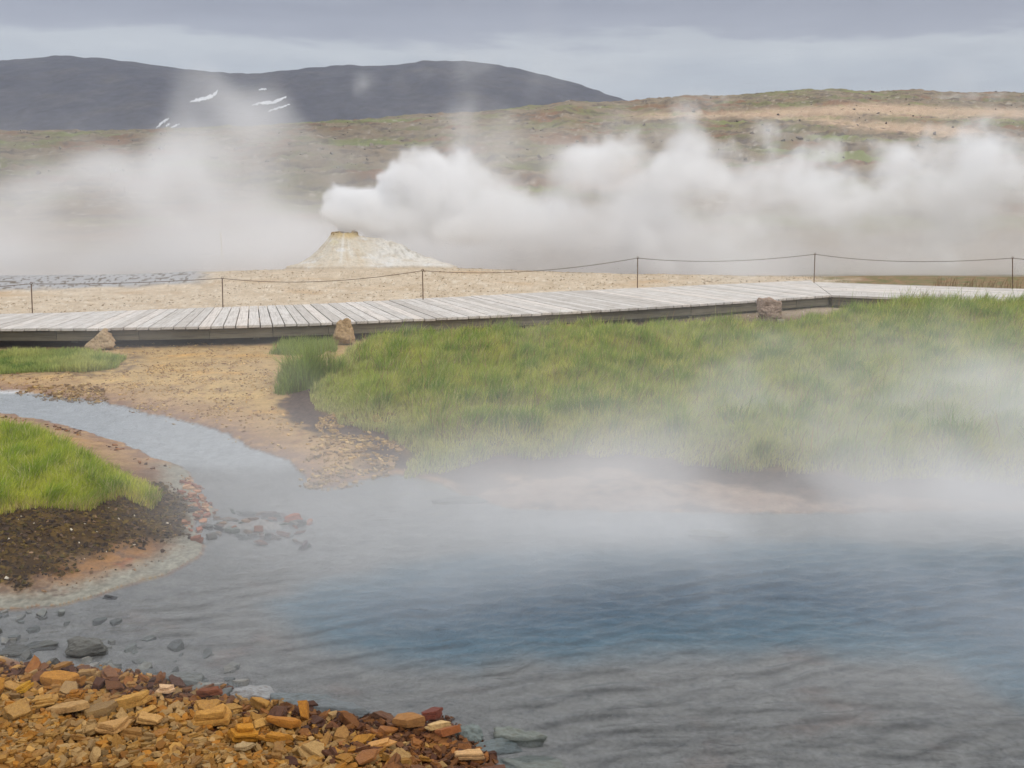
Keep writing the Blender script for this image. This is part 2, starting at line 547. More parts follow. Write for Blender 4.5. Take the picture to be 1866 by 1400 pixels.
# ------------------------------------------------------------------ far hills
def make_hills():
    ax = np.linspace(-1500, 2900, 560)
    ys = np.concatenate([np.linspace(1500, 2600, 150), np.linspace(2620, 3300, 30)])
    A, Yg = np.meshgrid((ax - 933) * CP / FP, ys)
    AX, _ = np.meshgrid(ax, ys)
    R = 2600.0
    zr = H + slope_of(np.interp(AX, HILLS[:, 0], HILLS[:, 1])) * R
    t = np.clip((Yg - 1500) / (R - 1500), 0, 1)
    X = A * Yg
    zb = H + slope_of(290) * 1500
    g = np.where(Yg <= R, np.sin(t * math.pi / 2) ** 1.1, 1 - ((Yg - R) / 700) ** 2)
    Z = zb + (zr - zb) * g
    n = fbm(X / 260, Yg / 420, 5, 301, 0.55)
    gul = 1 - np.abs(fbm(X / 90 + 0.3 * n, Yg / 380, 4, 311, 0.5))
    env = np.sin(np.clip(t, 0, 1) * math.pi) ** 0.8
    Z = Z + (16 * n - 9 * np.clip(gul - 0.6, 0, 1) * 2) * env + 1.6 * fbm(X / 30, Yg / 30, 3, 320)
    V = np.stack([X.ravel(), Yg.ravel(), Z.ravel()], 1)
    return mesh_np('hills', V, grid_quads(len(ys), len(ax))), (ax, ys, Z)


def hills_material():
    m, nt, out = newmat('hill_basalt')
    b = principled(nt, out, 0.95, 0.1)
    geo = N(nt, 'ShaderNodeNewGeometry')
    mp = N(nt, 'ShaderNodeMapping')
    mp.inputs['Scale'].default_value = (1, 0.5, 2.0)
    nt.links.new(geo.outputs['Position'], mp.inputs['Vector'])
    n1 = noise(nt, mp.outputs[0], 0.010, 8, 0.62, 0.4)
    n2 = noise(nt, mp.outputs[0], 0.06, 5, 0.6)
    r = ramp(nt, n1.outputs['Fac'], [(0.3, lin(58, 59, 74)), (0.5, lin(70, 71, 84)), (0.62, lin(80, 78, 86)), (0.75, lin(90, 88, 88))])
    r2 = ramp(nt, n2.outputs['Fac'], [(0.3, 0.62), (0.7, 1.4)])
    c = mulcol(nt, r.outputs[0], r2.outputs[0], 0.9)
    c = mulcol(nt, c.outputs[2], (0.78, 0.78, 0.80), 1.0)
    nt.links.new(c.outputs[2], b.inputs['Base Color'])
    bump(nt, n1.outputs['Fac'], 0.8, 14.0, b)
    return m


HILLS_DATA = None


def hill_point(px, py):
    """the point of the far hillside seen at a photo pixel"""
    ax, ys, Z = HILLS_DATA
    s = slope_of(py)
    # column of the grid nearest in azimuth
    a = px
    j = np.interp(a, ax, np.arange(len(ax)))
    j0 = int(j); f = j - j0
    zc = Z[:, j0] * (1 - f) + Z[:, min(j0 + 1, len(ax) - 1)] * f
    sl = (zc - H) / ys
    k = np.argmax(sl >= s)
    if k == 0:
        k = len(ys) // 2
    Y = ys[k]
    return np.array(((a - 933) * CP / FP * Y, Y, zc[k]))


def snow_material():
    m, nt, out = newmat('old_snow')
    b = principled(nt, out, 0.7, 0.2)
    geo = N(nt, 'ShaderNodeNewGeometry')
    n1 = noise(nt, geo.outputs['Position'], 0.05, 4)
    r = ramp(nt, n1.outputs['Fac'], [(0.3, (0.46, 0.48, 0.52)), (0.7, (0.66, 0.67, 0.70))])
    nt.links.new(r.outputs[0], b.inputs['Base Color'])
    return m


def make_snow():
    m = snow_material()
    # centre line of each patch in the photo with its half width there
    patches = [
        ([(356, 188, 1.0), (370, 184, 3.2), (384, 181, 3.6), (396, 177, 3.4), (403, 172, 3.0), (407, 167, 1.2)],
         'largest white snow patch on the dark hill, bent up at its end'),
        ([(467, 194, .8), (480, 191, 2.0), (495, 189, 3.2), (503, 190, 3.0), (514, 185, 2.2), (524, 181, 1.8), (529, 179, .8)],
         'zigzag snow patch between the two hilltops, under the small dot of snow'),
        ([(480, 166, .8), (486, 165, 1.8), (494, 165, .8)], 'tiny dot of snow, highest of the patches on the saddle'),
        ([(495, 206, .6), (506, 202, 1.4), (520, 198, 1.4), (535, 193, .6)], 'thin straight snow streak just below the zigzag patch'),
        ([(292, 236, .8), (300, 230, 2.0), (308, 224, 2.2), (316, 219, .8)], 'steep bright snow streak rising from the edge of the moor'),
        ([(310, 233, .5), (313, 231, 1.1), (318, 228.5, .5)], 'short snow fleck right beside the steep streak'),
        ([(318, 236, .5), (325, 233, 1.1), (335, 229, .5)], 'small slanting snow fleck lowest on the hill, farther from the steep streak'),
    ]
    for pts, lab in patches:
        V = []; n = 26
        P = np.array(pts, float)
        s = np.linspace(0, len(P) - 1, n)
        cx = np.interp(s, np.arange(len(P)), P[:, 0]); cy = np.interp(s, np.arange(len(P)), P[:, 1]); hw = np.interp(s, np.arange(len(P)), P[:, 2])
        rn = np.random.RandomState(int(pts[0][0]))
        cols = 6
        for i in range(n):
            up = hw[i] * (0.35 + 1.0 * rn.rand()); dn = hw[i] * (0.35 + 1.0 * rn.rand())
            for j in range(cols):
                q = hill_point(cx[i], cy[i] - up + (up + dn) * j / (cols - 1))
                hgt = 1.6 if 0 < i < n - 1 and 0 < j < cols - 1 else 0.7
                V.append((q[0], q[1] - 2, q[2] + hgt))
        me = mesh_np('snow_patch', np.array(V), grid_quads(n, cols))
        o = obj('snow_patch', me, m)
        sol = o.modifiers.new('thickness', 'SOLIDIFY'); sol.thickness = 1.0; sol.offset = 0
        tag(o, lab, 'snow patch', 'snow patches on the dark hills')


# ------------------------------------------------------------------ water
def make_water():
    az = np.radians(np.linspace(-50, 50, 760))
    ys = [2.2]
    while ys[-1] < 11.6:
        d = ys[-1]
        ys.append(d + max(d * d / 2470 * 1.3, 0.010))
    ys = np.array(ys)
    A, Yg = np.meshgrid(np.tan(az), ys)
    X = A * Yg; Y = Yg
    sd = sdf(WATER, X, Y)
    hole = sdf(HOLE, X, Y)
    pool = sst(0.05, 0.9, -sd) * sst(8.9, 7.6, Y - 0.15 * X)
    Z = np.zeros(X.shape)
    rn = np.random.RandomState(3)
    wx = X + 0.10 * fbm(X * 1.2, Y * 1.2, 3, 401); wy = Y + 0.10 * fbm(X * 1.2 + 9, Y * 1.2, 3, 402)
    for k in range(30):
        lam = 0.085 * (0.55 + 1.9 * rn.rand() ** 1.7)
        th = math.radians(-82 + rn.normal() * 17)
        kx, ky = math.cos(th) * 2 * math.pi / lam, math.sin(th) * 2 * math.pi / lam
        ph = rn.rand() * 6.28
        amp = 0.0024 * (lam / 0.12) ** 1.0
        gate = 0.55 + 0.75 * perlin(X * 0.9 + k * 3.7, Y * 1.3 - k, 420 + k)
        Z += amp * np.clip(gate, 0, 1.4) * np.sin(kx * wx + ky * wy + ph)
    Z = Z * (0.06 + 0.94 * pool)
    keep = sd < 0.25
    nr, nc = X.shape
    q = grid_quads(nr, nc)
    kf = keep.ravel()
    q = q[kf[q].any(1)]
    used = np.unique(q)
    remap = np.full(nr * nc, -1); remap[used] = np.arange(len(used))
    V = np.stack([X.ravel(), Y.ravel(), Z.ravel()], 1)[used]
    return mesh_np('water', V, remap[q])


def water_material():
    m, nt, out = newmat('pool_water')
    geo = N(nt, 'ShaderNodeNewGeometry')
    mp = N(nt, 'ShaderNodeMapping')
    mp.inputs['Scale'].default_value = (0.6, 1.3, 1)
    mp.inputs['Rotation'].default_value = (0, 0, math.radians(8))
    nt.links.new(geo.outputs['Position'], mp.inputs['Vector'])
    n1 = noise(nt, mp.outputs[0], 22, 4, 0.6, 0.3)
    bp = N(nt, 'ShaderNodeBump')
    bp.inputs['Strength'].default_value = 0.12
    bp.inputs['Distance'].default_value = 0.02
    nt.links.new(n1.outputs['Fac'], bp.inputs['Height'])
    fr = N(nt, 'ShaderNodeFresnel'); fr.inputs['IOR'].default_value = 1.33
    nt.links.new(bp.outputs[0], fr.inputs['Normal'])
    gl = N(nt, 'ShaderNodeBsdfGlossy'); gl.inputs['Roughness'].default_value = 0.05
    nt.links.new(bp.outputs[0], gl.inputs['Normal'])
    tr = N(nt, 'ShaderNodeBsdfTransparent'); tr.inputs['Color'].default_value = (0.93, 0.96, 0.98, 1)
    mx = N(nt, 'ShaderNodeMixShader')
    nt.links.new(fr.outputs[0], mx.inputs[0])
    nt.links.new(tr.outputs[0], mx.inputs[1])
    nt.links.new(gl.outputs[0], mx.inputs[2])
    nt.links.new(mx.outputs[0], out.inputs['Surface'])
    return m


# ------------------------------------------------------------------ grass
def blades(P, hgt, wid, lean, col, seed, tipw=0.0):
    """P: roots (n,3); one curved strip of three faces per blade"""
    rn = np.random.RandomState(seed)
    n = len(P)
    face = rn.rand(n) * math.pi
    wx, wy = np.cos(face) * wid * 0.5, np.sin(face) * wid * 0.5
    la = rn.rand(n) * 2 * math.pi
    lr = 0.75 * rn.rand(n) ** 1.3
    lx = np.cos(la) * lr + lean[0] + 0.45 * fbm(P[:, 0] * 2.1, P[:, 1] * 2.1, 3, 801 + seed)
    ly = np.sin(la) * lr + lean[1] + 0.45 * fbm(P[:, 0] * 2.1 + 40, P[:, 1] * 2.1, 3, 821 + seed)
    V = np.zeros((n, 7, 3))
    for k, (t, wf) in enumerate(((0, 1.0), (0.4, 0.9), (0.75, 0.6))):
        cx = P[:, 0] + lx * hgt * t * t; cy = P[:, 1] + ly * hgt * t * t
        cz = P[:, 2] + hgt * (t - 0.18 * t * t * np.hypot(lx, ly))
        V[:, 2 * k] = np.stack([cx - wx * wf, cy - wy * wf, cz], 1)
        V[:, 2 * k + 1] = np.stack([cx + wx * wf, cy + wy * wf, cz], 1)
    V[:, 6] = np.stack([P[:, 0] + lx * hgt, P[:, 1] + ly * hgt, P[:, 2] + hgt * (1 - 0.22 * np.hypot(lx, ly))], 1)
    b = np.arange(n)[:, None] * 7
    Q = np.concatenate([b + np.array([0, 1, 3, 2]), b + np.array([2, 3, 5, 4])])
    T = b + np.array([4, 5, 6])
    C = np.repeat(col[:, None, :], 7, 1)
    return V.reshape(-1, 3), Q, T, C.reshape(-1, 3)


def grass_mesh(name, P, hgt, wid, lean, col, seed):
    V, Q, T, C = blades(P, hgt, wid, lean, col, seed)
    return mesh_np(name, V, Q, T, C, smooth=True)


def grass_material():
    m, nt, out = newmat('grass_blades')
    col = N(nt, 'ShaderNodeVertexColor', layer_name='Col')
    geo = N(nt, 'ShaderNodeNewGeometry')
    r = ramp(nt, geo.outputs['Random Per Island'], [(0, 0.68), (0.5, 1.0), (1, 1.3)])
    c = mulcol(nt, col.outputs[0], r.outputs[0], 1.0)
    d = N(nt, 'ShaderNodeBsdfPrincipled')
    d.inputs['Roughness'].default_value = 0.6
    d.inputs['Specular IOR Level'].default_value = 0.25
    t = N(nt, 'ShaderNodeBsdfTranslucent')
    nt.links.new(c.outputs[2], d.inputs['Base Color'])
    nt.links.new(c.outputs[2], t.inputs['Color'])
    mx = N(nt, 'ShaderNodeMixShader'); mx.inputs[0].default_value = 0.42
    nt.links.new(d.outputs[0], mx.inputs[1]); nt.links.new(t.outputs[0], mx.inputs[2])
    nt.links.new(mx.outputs[0], out.inputs['Surface'])
    return m


def scatter(P, n, rn, keep=None):
    lo, hi = P.min(0), P.max(0)
    X = lo[0] + rn.rand(n) * (hi[0] - lo[0]); Y = lo[1] + rn.rand(n) * (hi[1] - lo[1])
    s = sdf(P, X, Y)
    return X, Y, s


def make_grass():
    gm = grass_material()
    rn = np.random.RandomState(77)

    def mixc(a, b, t):
        t = np.clip(t, 0, 1)[:, None]
        return a * (1 - t) + b * t
    # big meadow
    X, Y, s = scatter(MEADOW, 1500000, rn)
    vis = np.abs(X / Y) < 0.72
    edge = s + 0.22 * fbm(X * 1.7, Y * 1.7, 3, 501)
    k = (edge < 0) & vis & (rn.rand(len(X)) < np.clip(9.0 / Y, 0.3, 1) ** 1.1 * 0.72)
    X, Y, s = X[k], Y[k], -edge[k]
    Z = ground_z(X, Y)
    n = len(X)
    cl = fbm(X * 0.8, Y * 1.0, 4, 511); c2 = fbm(X * 3.0, Y * 3.4, 3, 512)
    hgt = (0.13 + 0.09 * rn.rand(n)) * (0.60 + 0.85 * sst(-0.3, 0.5, c2 + cl * 0.6)) * (0.5 + 0.5 * sst(0, 0.6, s + 0.2 * c2))
    hgt = np.where(rn.rand(n) < 0.025, hgt * 1.55, hgt)
    hgt *= 1 + 0.35 * sst(4.0, 6.5, X) * sst(13.5, 15.5, Y)
    col = mixc(lin(178, 188, 78), lin(212, 208, 106), cl * 1.6 + 0.45)
    col = mixc(col, lin(126, 154, 54), sst(0.0, 0.45, c2 + 0.4 * cl))
    col = mixc(col, lin(204, 198, 146), sst(0.55, 0.0, s + 0.25 * c2) * 0.55)
    col = mixc(col, lin(206, 198, 146), (rn.rand(n) < 0.12).astype(float) * 0.8)
    col = mixc(col, lin(158, 122, 88), (rn.rand(n) < 0.04 + 0.10 * sst(0.1, 0.4, fbm(X * 0.9, Y * 1.6, 3, 515))).astype(float))
    P = np.stack([X, Y, Z - 0.01], 1)
    o = obj('meadow_grass', grass_mesh('meadow_grass', P, hgt, 0.0042 + 0.00022 * Y, (0.14, 0.0), col, 5), gm)
    tag(o, 'wide green meadow between the steaming pool and the boardwalk', 'grass', kind='stuff')
    # strip left of the first boulder
    X, Y, s = scatter(STRIP, 60000, rn)
    edge = s + 0.12 * fbm(X * 2, Y * 2, 3, 521)
    k = (edge < 0) & (np.abs(X / Y) < 0.66)
    X, Y, s = X[k], Y[k], -edge[k]
    c2 = fbm(X * 1.5, Y * 2.4, 3, 522)
    col = mixc(lin(162, 176, 96), lin(192, 194, 116), c2 * 1.5 + 0.5)
    col = mixc(col, lin(122, 148, 70), sst(0.1, 0.4, fbm(X * 3, Y * 3, 3, 523)))
    hg = (0.07 + 0.07 * rn.rand(len(X))) * (0.8 + 0.5 * sst(-0.2, 0.4, c2))
    P = np.stack([X, Y, ground_z(X, Y) - 0.01], 1)
    o = obj('bank_grass', grass_mesh('bank_grass', P, hg, 0.0075, (0.08, 0), col, 6), gm)
    tag(o, 'short pale green grass strip before the boardwalk at the left', 'grass', kind='stuff')
    S2 = poly([(495, 648), (508, 632), (605, 628), (612, 642), (560, 652)], 0.1)
    X, Y, s = scatter(S2, 6000, rn)
    k = s + 0.35 * fbm(X * 3, Y * 3, 3, 528) < -0.02
    X, Y = X[k], Y[k]
    col = mixc(lin(132, 156, 76), lin(168, 176, 98), rn.rand(len(X)))
    P = np.stack([X, Y, ground_z(X, Y) - 0.01], 1)
    o = obj('bank_grass', grass_mesh('bank_grass', P, 0.05 + 0.17 * rn.rand(len(X)) ** 1.6, 0.0065, (0.1, 0), col, 16), gm)
    tag(o, 'small patch of sparse grass under the boardwalk left of the upright boulder', 'grass', kind='stuff')
    # lush near bank
    X, Y, s = scatter(NEAR_GRASS, 330000, rn)
    edge = s + 0.10 * fbm(X * 3, Y * 3, 3, 531)
    k = (edge < 0) & (np.abs(X / Y) < 0.72)
    X, Y, s = X[k], Y[k], -edge[k]
    c1 = fbm(X * 1.3, Y * 1.3, 3, 532); c2 = fbm(X * 5, Y * 5, 3, 533)
    n = len(X)
    hg = (0.10 + 0.10 * rn.rand(n)) * (0.75 + 0.6 * sst(-0.3, 0.5, c2 + 0.4 * c1)) * (0.5 + 0.5 * sst(0, 0.25, s))
    col = mixc(lin(184, 194, 58), lin(218, 216, 96), c1 * 1.6 + 0.45)
    col = mixc(col, lin(140, 164, 42), sst(0.0, 0.35, c2))
    col = mixc(col, lin(216, 206, 150), (rn.rand(n) < 0.13).astype(float) * 0.85)
    col = mixc(col, lin(196, 176, 120), sst(0.16, 0.0, s) * (rn.rand(n) < 0.45))
    P = np.stack([X, Y, ground_z(X, Y) - 0.01], 1)
    o = obj('lush_grass', grass_mesh('lush_grass', P, hg, 0.0046, (0.18, -0.02), col, 7), gm)
    tag(o, 'lush bright green grass on the near bank above dark peat', 'grass', kind='stuff')
    # the dark tuft at the corner of the meadow
    c = at(545, 712, 0.09)
    n = 5600
    r = rn.rand(n) ** 0.62; a = rn.rand(n) * 6.283
    lob = 1 + 0.35 * np.sin(a * 3 + 1) + 0.2 * np.sin(a * 5)
    X = c[0] + 0.33 * r * lob * np.cos(a); Y = c[1] + 0.36 + 0.40 * r * lob * np.sin(a)
    hg = (0.17 + 0.32 * rn.rand(n) ** 1.5) * (1.0 - 0.5 * r ** 2) * (0.75 + 0.7 * sst(-0.3, 0.4, fbm(X * 4.2, Y * 4.2, 2, 903))) * (1 + 0.25 * fbm(X * 9, Y * 9, 2, 901))
    col = mixc(lin(130, 154, 72), lin(162, 174, 88), rn.rand(n))
    col = mixc(col, lin(140, 128, 76), (rn.rand(n) < 0.08).astype(float))
    P = np.stack([X, Y, ground_z(X, Y) - 0.01], 1)
    P0 = np.array((c[0], c[1] + 0.34, 0))
    o = obj('grass_tuft', grass_mesh('grass_tuft', P - P0, hg, 0.0055, (0.06, -0.04), col, 8), gm, loc=P0)
    tag(o, 'tall dark green grass tuft standing out at the meadow corner', 'grass tuft')
    X, Y, s = scatter(MEADOW, 9000, rn)
    k = (s < -0.25) & (np.abs(X / Y) < 0.7) & (fbm(X * 0.7, Y * 1.2, 3, 515) + 0.35 * rn.rand(len(X)) > 0.12)
    X, Y = X[k], Y[k]
    col = mixc(lin(150, 112, 80), lin(196, 182, 128), rn.rand(len(X)))
    P = np.stack([X, Y, ground_z(X, Y)], 1)
    o = obj('seed_stems', grass_mesh('seed_stems', P, 0.20 + 0.14 * rn.rand(len(X)), 0.008, (0.2, 0), col, 12), gm)
    tag(o, 'thin brown seed stems standing out of the green meadow', 'grass', kind='stuff')
    # tall stems in front of the right end of the boardwalk, and thin stems behind it
    pts = []
    for q in range(420):
        px = 1650 + 170 * rn.rand() ** 1.1; py = 566 + 10 * rn.rand()
        pts.append(at(px, py, 0.28))
    P = np.array(pts); P[:, 2] = ground_z(P[:, 0], P[:, 1])
    hg = 0.30 + 0.22 * rn.rand(len(P))
    col = mixc(lin(112, 128, 62), lin(158, 150, 96), rn.rand(len(P)))
    o = obj('tall_grass', grass_mesh('tall_grass', P, hg, 0.009, (0.35, 0), col, 9), gm)
    tag(o, 'tall wind bent grass overlapping the deck at the right', 'grass', kind='stuff')
    pts = []
    for q in range(160):
        px = 1700 + 160 * rn.rand(); py = 521 + 5 * rn.rand()
        pts.append(at(px, py, 0.2))
    for q in range(40):
        pts.append(at(1505 + 110 * rn.rand(), 545 + 14 * rn.rand(), 0.25))
    P = np.array(pts); P[:, 2] = ground_z(P[:, 0], P[:, 1])
    hg = 0.16 + 0.16 * rn.rand(len(P))
    col = mixc(lin(150, 116, 84), lin(120, 98, 70), rn.rand(len(P)))
    o = obj('dry_grass', grass_mesh('dry_grass', P, hg, 0.008, (0.15, 0), col, 10), gm)
    tag(o, 'thin dry brown stems along the boardwalk at the right', 'grass', kind='stuff')


# ------------------------------------------------------------------ rocks
def stone_material(name, strata=60.0, rough=0.8, use_attr=False, bumpd=0.012):
    m, nt, out = newmat(name)
    b = principled(nt, out, rough, 0.35)
    tc = N(nt, 'ShaderNodeTexCoord')
    oi = N(nt, 'ShaderNodeObjectInfo')
    if use_attr:
        src = N(nt, 'ShaderNodeVertexColor', layer_name='Col').outputs[0]
        geo = N(nt, 'ShaderNodeNewGeometry')
        vec = geo.outputs['Position']
    else:
        src = oi.outputs['Color']
        va = N(nt, 'ShaderNodeVectorMath', operation='ADD')
        nt.links.new(tc.outputs['Object'], va.inputs[0])
        nt.links.new(oi.outputs['Random'], va.inputs[1])
        vec = va.outputs[0]
    n1 = noise(nt, vec, 34, 6, 0.65, 0.2)
    n2 = noise(nt, vec, 9, 4, 0.6)
    r1 = ramp(nt, n1.outputs['Fac'], [(0.28, 0.55), (0.5, 1.0), (0.75, 1.3)])
    r2 = ramp(nt, n2.outputs['Fac'], [(0.3, (0.72, 0.62, 0.52)), (0.52, (1, 1, 1)), (0.72, (1.18, 1.16, 1.12))])
    c = mulcol(nt, src, r1.outputs[0], 0.8)
    c = mulcol(nt, c.outputs[2], r2.outputs[0], 0.8)
    nt.links.new(c.outputs[2], b.inputs['Base Color'])
    wv = N(nt, 'ShaderNodeTexWave', bands_direction='Z')
    wv.inputs['Scale'].default_value = strata
    wv.inputs['Distortion'].default_value = 5
    wv.inputs['Detail'].default_value = 3
    wv.inputs['Detail Scale'].default_value = 2
    nt.links.new(vec, wv.inputs['Vector'])
    ad = N(nt, 'ShaderNodeMath', operation='ADD')
    nt.links.new(n1.outputs['Fac'], ad.inputs[0])
    mu = N(nt, 'ShaderNodeMath', operation='MULTIPLY'); mu.inputs[1].default_value = 0.22
    nt.links.new(wv.outputs['Fac'], mu.inputs[0]); nt.links.new(mu.outputs[0], ad.inputs[1])
    bump(nt, ad.outputs[0], 0.6, bumpd, b)
    return m


def slab_mesh(name, rn, flat=0.3, asp=1.5, sides=None, detail=True):
    """an angular broken shale piece of one to three flaky layers, unit long, origin at the middle of its underside"""
    from mathutils import noise as mn
    full = bmesh.new()
    layers = 1 if not detail else (1, 2, 2, 3)[rn.randint(4)]
    z0 = 0.0
    n = sides or rn.randint(4, 8)
    ang0 = rn.rand() * 6.28
    base = np.sort((rn.rand(n) * 0.75 + np.arange(n)) * 6.283 / n) + ang0
    R0 = 0.5 * (0.62 + 0.5 * rn.rand(n))
    for ly in range(layers):
        bm = bmesh.new()
        th = flat / layers * (0.7 + 0.6 * rn.rand())
        sh = 1.0 - 0.16 * ly * rn.rand()
        ox, oy = rn.normal() * 0.05 * (ly > 0), rn.normal() * 0.04 * (ly > 0)
        tx, ty = rn.normal() * 0.12, rn.normal() * 0.12
        keep = rn.rand(n) > 0.15 * ly
        if keep.sum() < 4: keep[:] = True
        for a, r in zip(base[keep], R0[keep] * (0.86 + 0.22 * rn.rand(int(keep.sum())))):
            x, y = math.cos(a) * r * sh + ox, math.sin(a) * r / asp * sh + oy
            zt = th * (1 + tx * x * 3 + ty * y * 3)
            sk = 0.86 + 0.16 * rn.rand()
            bm.verts.new((x * sk, y * sk, z0 + zt))
            if detail:
                bm.verts.new((x, y, z0 + zt * (0.35 + 0.4 * rn.rand())))
            bm.verts.new((x * (0.86 + 0.16 * rn.rand()), y * (0.86 + 0.16 * rn.rand()), z0 - 0.01 * (ly > 0)))
        bmesh.ops.convex_hull(bm, input=bm.verts)
        bmesh.ops.delete(bm, geom=[v for v in bm.verts if not v.link_faces], context='VERTS')
        if detail:
            bmesh.ops.dissolve_limit(bm, angle_limit=0.05, verts=bm.verts, edges=bm.edges)
            bmesh.ops.bevel(bm, geom=list(bm.edges), offset=0.007, segments=1, affect='EDGES', clamp_overlap=True)
            bmesh.ops.triangulate(bm, faces=bm.faces)
            for _ in range(2):
                es = [e for e in bm.edges if e.calc_length() > 0.11]
                bmesh.ops.subdivide_edges(bm, edges=es, cuts=1)
                bmesh.ops.triangulate(bm, faces=[f for f in bm.faces if len(f.verts) > 3])
            sd = rn.rand() * 50
            for v in bm.verts:
                q = Vector((v.co.x * 4.5 + sd, v.co.y * 4.5, v.co.z * 9))
                d = mn.noise_vector(q) * 0.024 + mn.noise_vector(q * 2.7) * 0.014
                v.co += Vector((d.x, d.y, d.z * 0.7))
        z0 += th * 0.96
        tmp = bpy.data.meshes.new('layer')
        bm.to_mesh(tmp); bm.free()
        full.from_mesh(tmp)
        bpy.data.meshes.remove(tmp)
    full.normal_update()
    me = bpy.data.meshes.new(name)
    full.to_mesh(me); full.free()
    return me


def rock_mesh(name, seed, dims, planes=14, sub=4, rough=0.05, sharp=26, extra=()):
    """boulder: the soft intersection of half spaces, origin at the middle of its base"""
    rn = np.random.RandomState(seed)
    bm = bmesh.new()
    bmesh.ops.create_icosphere(bm, subdivisions=sub, radius=1.0)
    D = np.array([v.co[:] for v in bm.verts])
    nn = rn.normal(size=(planes, 3)); nn /= np.linalg.norm(nn, axis=1)[:, None]
    hh = 0.72 + 0.25 * rn.rand(planes)
    nn = np.vstack([nn, [[0, 0, 1], [0, 0, -1], [1, 0, 0], [-1, 0, 0], [0, 1, 0], [0, -1, 0]]])
    hh = np.concatenate([hh, np.full(6, 0.9)])
    for e in extra:
        v = np.array(e[:3], float); v /= np.linalg.norm(v)
        nn = np.vstack([nn, v]); hh = np.append(hh, e[3])
    q = np.clip(D @ nn.T, 0.001, None) / hh
    r = 1 / (np.sum(q ** sharp, 1) ** (1 / sharp))
    from mathutils import noise as mn
    out = []
    for d, rr in zip(D, r):
        p = Vector(d * rr)
        k = mn.fractal(p * 2.1 + Vector((seed, 0, 0)), 0.9, 2.1, 5)
        k2 = mn.ridged_multi_fractal(p * 1.7 + Vector((0, seed, 0)), 0.9, 2.0, 4, 1.0, 2.0) - 1.2
        p = p * (1 + rough * k - rough * 0.35 * k2)
        out.append((p.x * dims[0] / 2, p.y * dims[1] / 2, p.z * dims[2] / 2 + dims[2] / 2 * 0.86))
    for v, c in zip(bm.verts, out):
        v.co = c
    me = bpy.data.meshes.new(name)
    bm.to_mesh(me); bm.free()
    me.polygons.foreach_set('use_smooth', np.ones(len(me.polygons), bool))
    return me


def merge_scatter(name, protos, X, Y, Z, size, colr, rn, tilt=0.3, sink=0.0):
    """many small stones as one mesh"""
    Vs, Ts, Cs = [], [], []
    base = 0
    pv = []
    for me in protos:
        v = np.empty(len(me.vertices) * 3); me.vertices.foreach_get('co', v); v = v.reshape(-1, 3)
        me.calc_loop_triangles()
        t = np.empty(len(me.loop_triangles) * 3, np.int32); me.loop_triangles.foreach_get('vertices', t)
        pv.append((v, t.reshape(-1, 3)))
    idx = rn.randint(0, len(pv), len(X))
    for k, (v, t) in enumerate(pv):
        s = np.where(idx == k)[0]
        if not len(s): continue
        a = rn.rand(len(s)) * 6.283; tx = rn.normal(size=len(s)) * tilt; ty = rn.normal(size=len(s)) * tilt
        x, y, z = [v[:, i][None, :] * size[s][:, None] for i in range(3)]
        y2 = y * np.cos(tx)[:, None] - z * np.sin(tx)[:, None]; z2 = y * np.sin(tx)[:, None] + z * np.cos(tx)[:, None]
        x2 = x * np.cos(ty)[:, None] + z2 * np.sin(ty)[:, None]; z3 = -x * np.sin(ty)[:, None] + z2 * np.cos(ty)[:, None]
        x3 = x2 * np.cos(a)[:, None] - y2 * np.sin(a)[:, None]; y3 = x2 * np.sin(a)[:, None] + y2 * np.cos(a)[:, None]
        P = np.stack([x3 + X[s][:, None], y3 + Y[s][:, None], z3 + Z[s][:, None] - sink * size[s][:, None]], 2)
        nv = v.shape[0]
        Vs.append(P.reshape(-1, 3))
        Ts.append((t[None] + (np.arange(len(s)) * nv)[:, None, None] + base).reshape(-1, 3))
        Cs.append(np.repeat(colr[s], nv, 0))
        base += nv * len(s)
    return mesh_np(name, np.concatenate(Vs), None, np.concatenate(Ts), np.concatenate(Cs), smooth=False)


def put_stone(name, me, mat, p, size, rz, tx, ty, color, label, cat, group=None):
    o = obj(name, me, mat)
    o.location = p
    o.scale = size if hasattr(size, '__len__') else (size, size, size)
    o.rotation_euler = (tx, ty, rz)
    o.color = (color[0], color[1], color[2], 1)
    tag(o, label, cat, group)
    return o


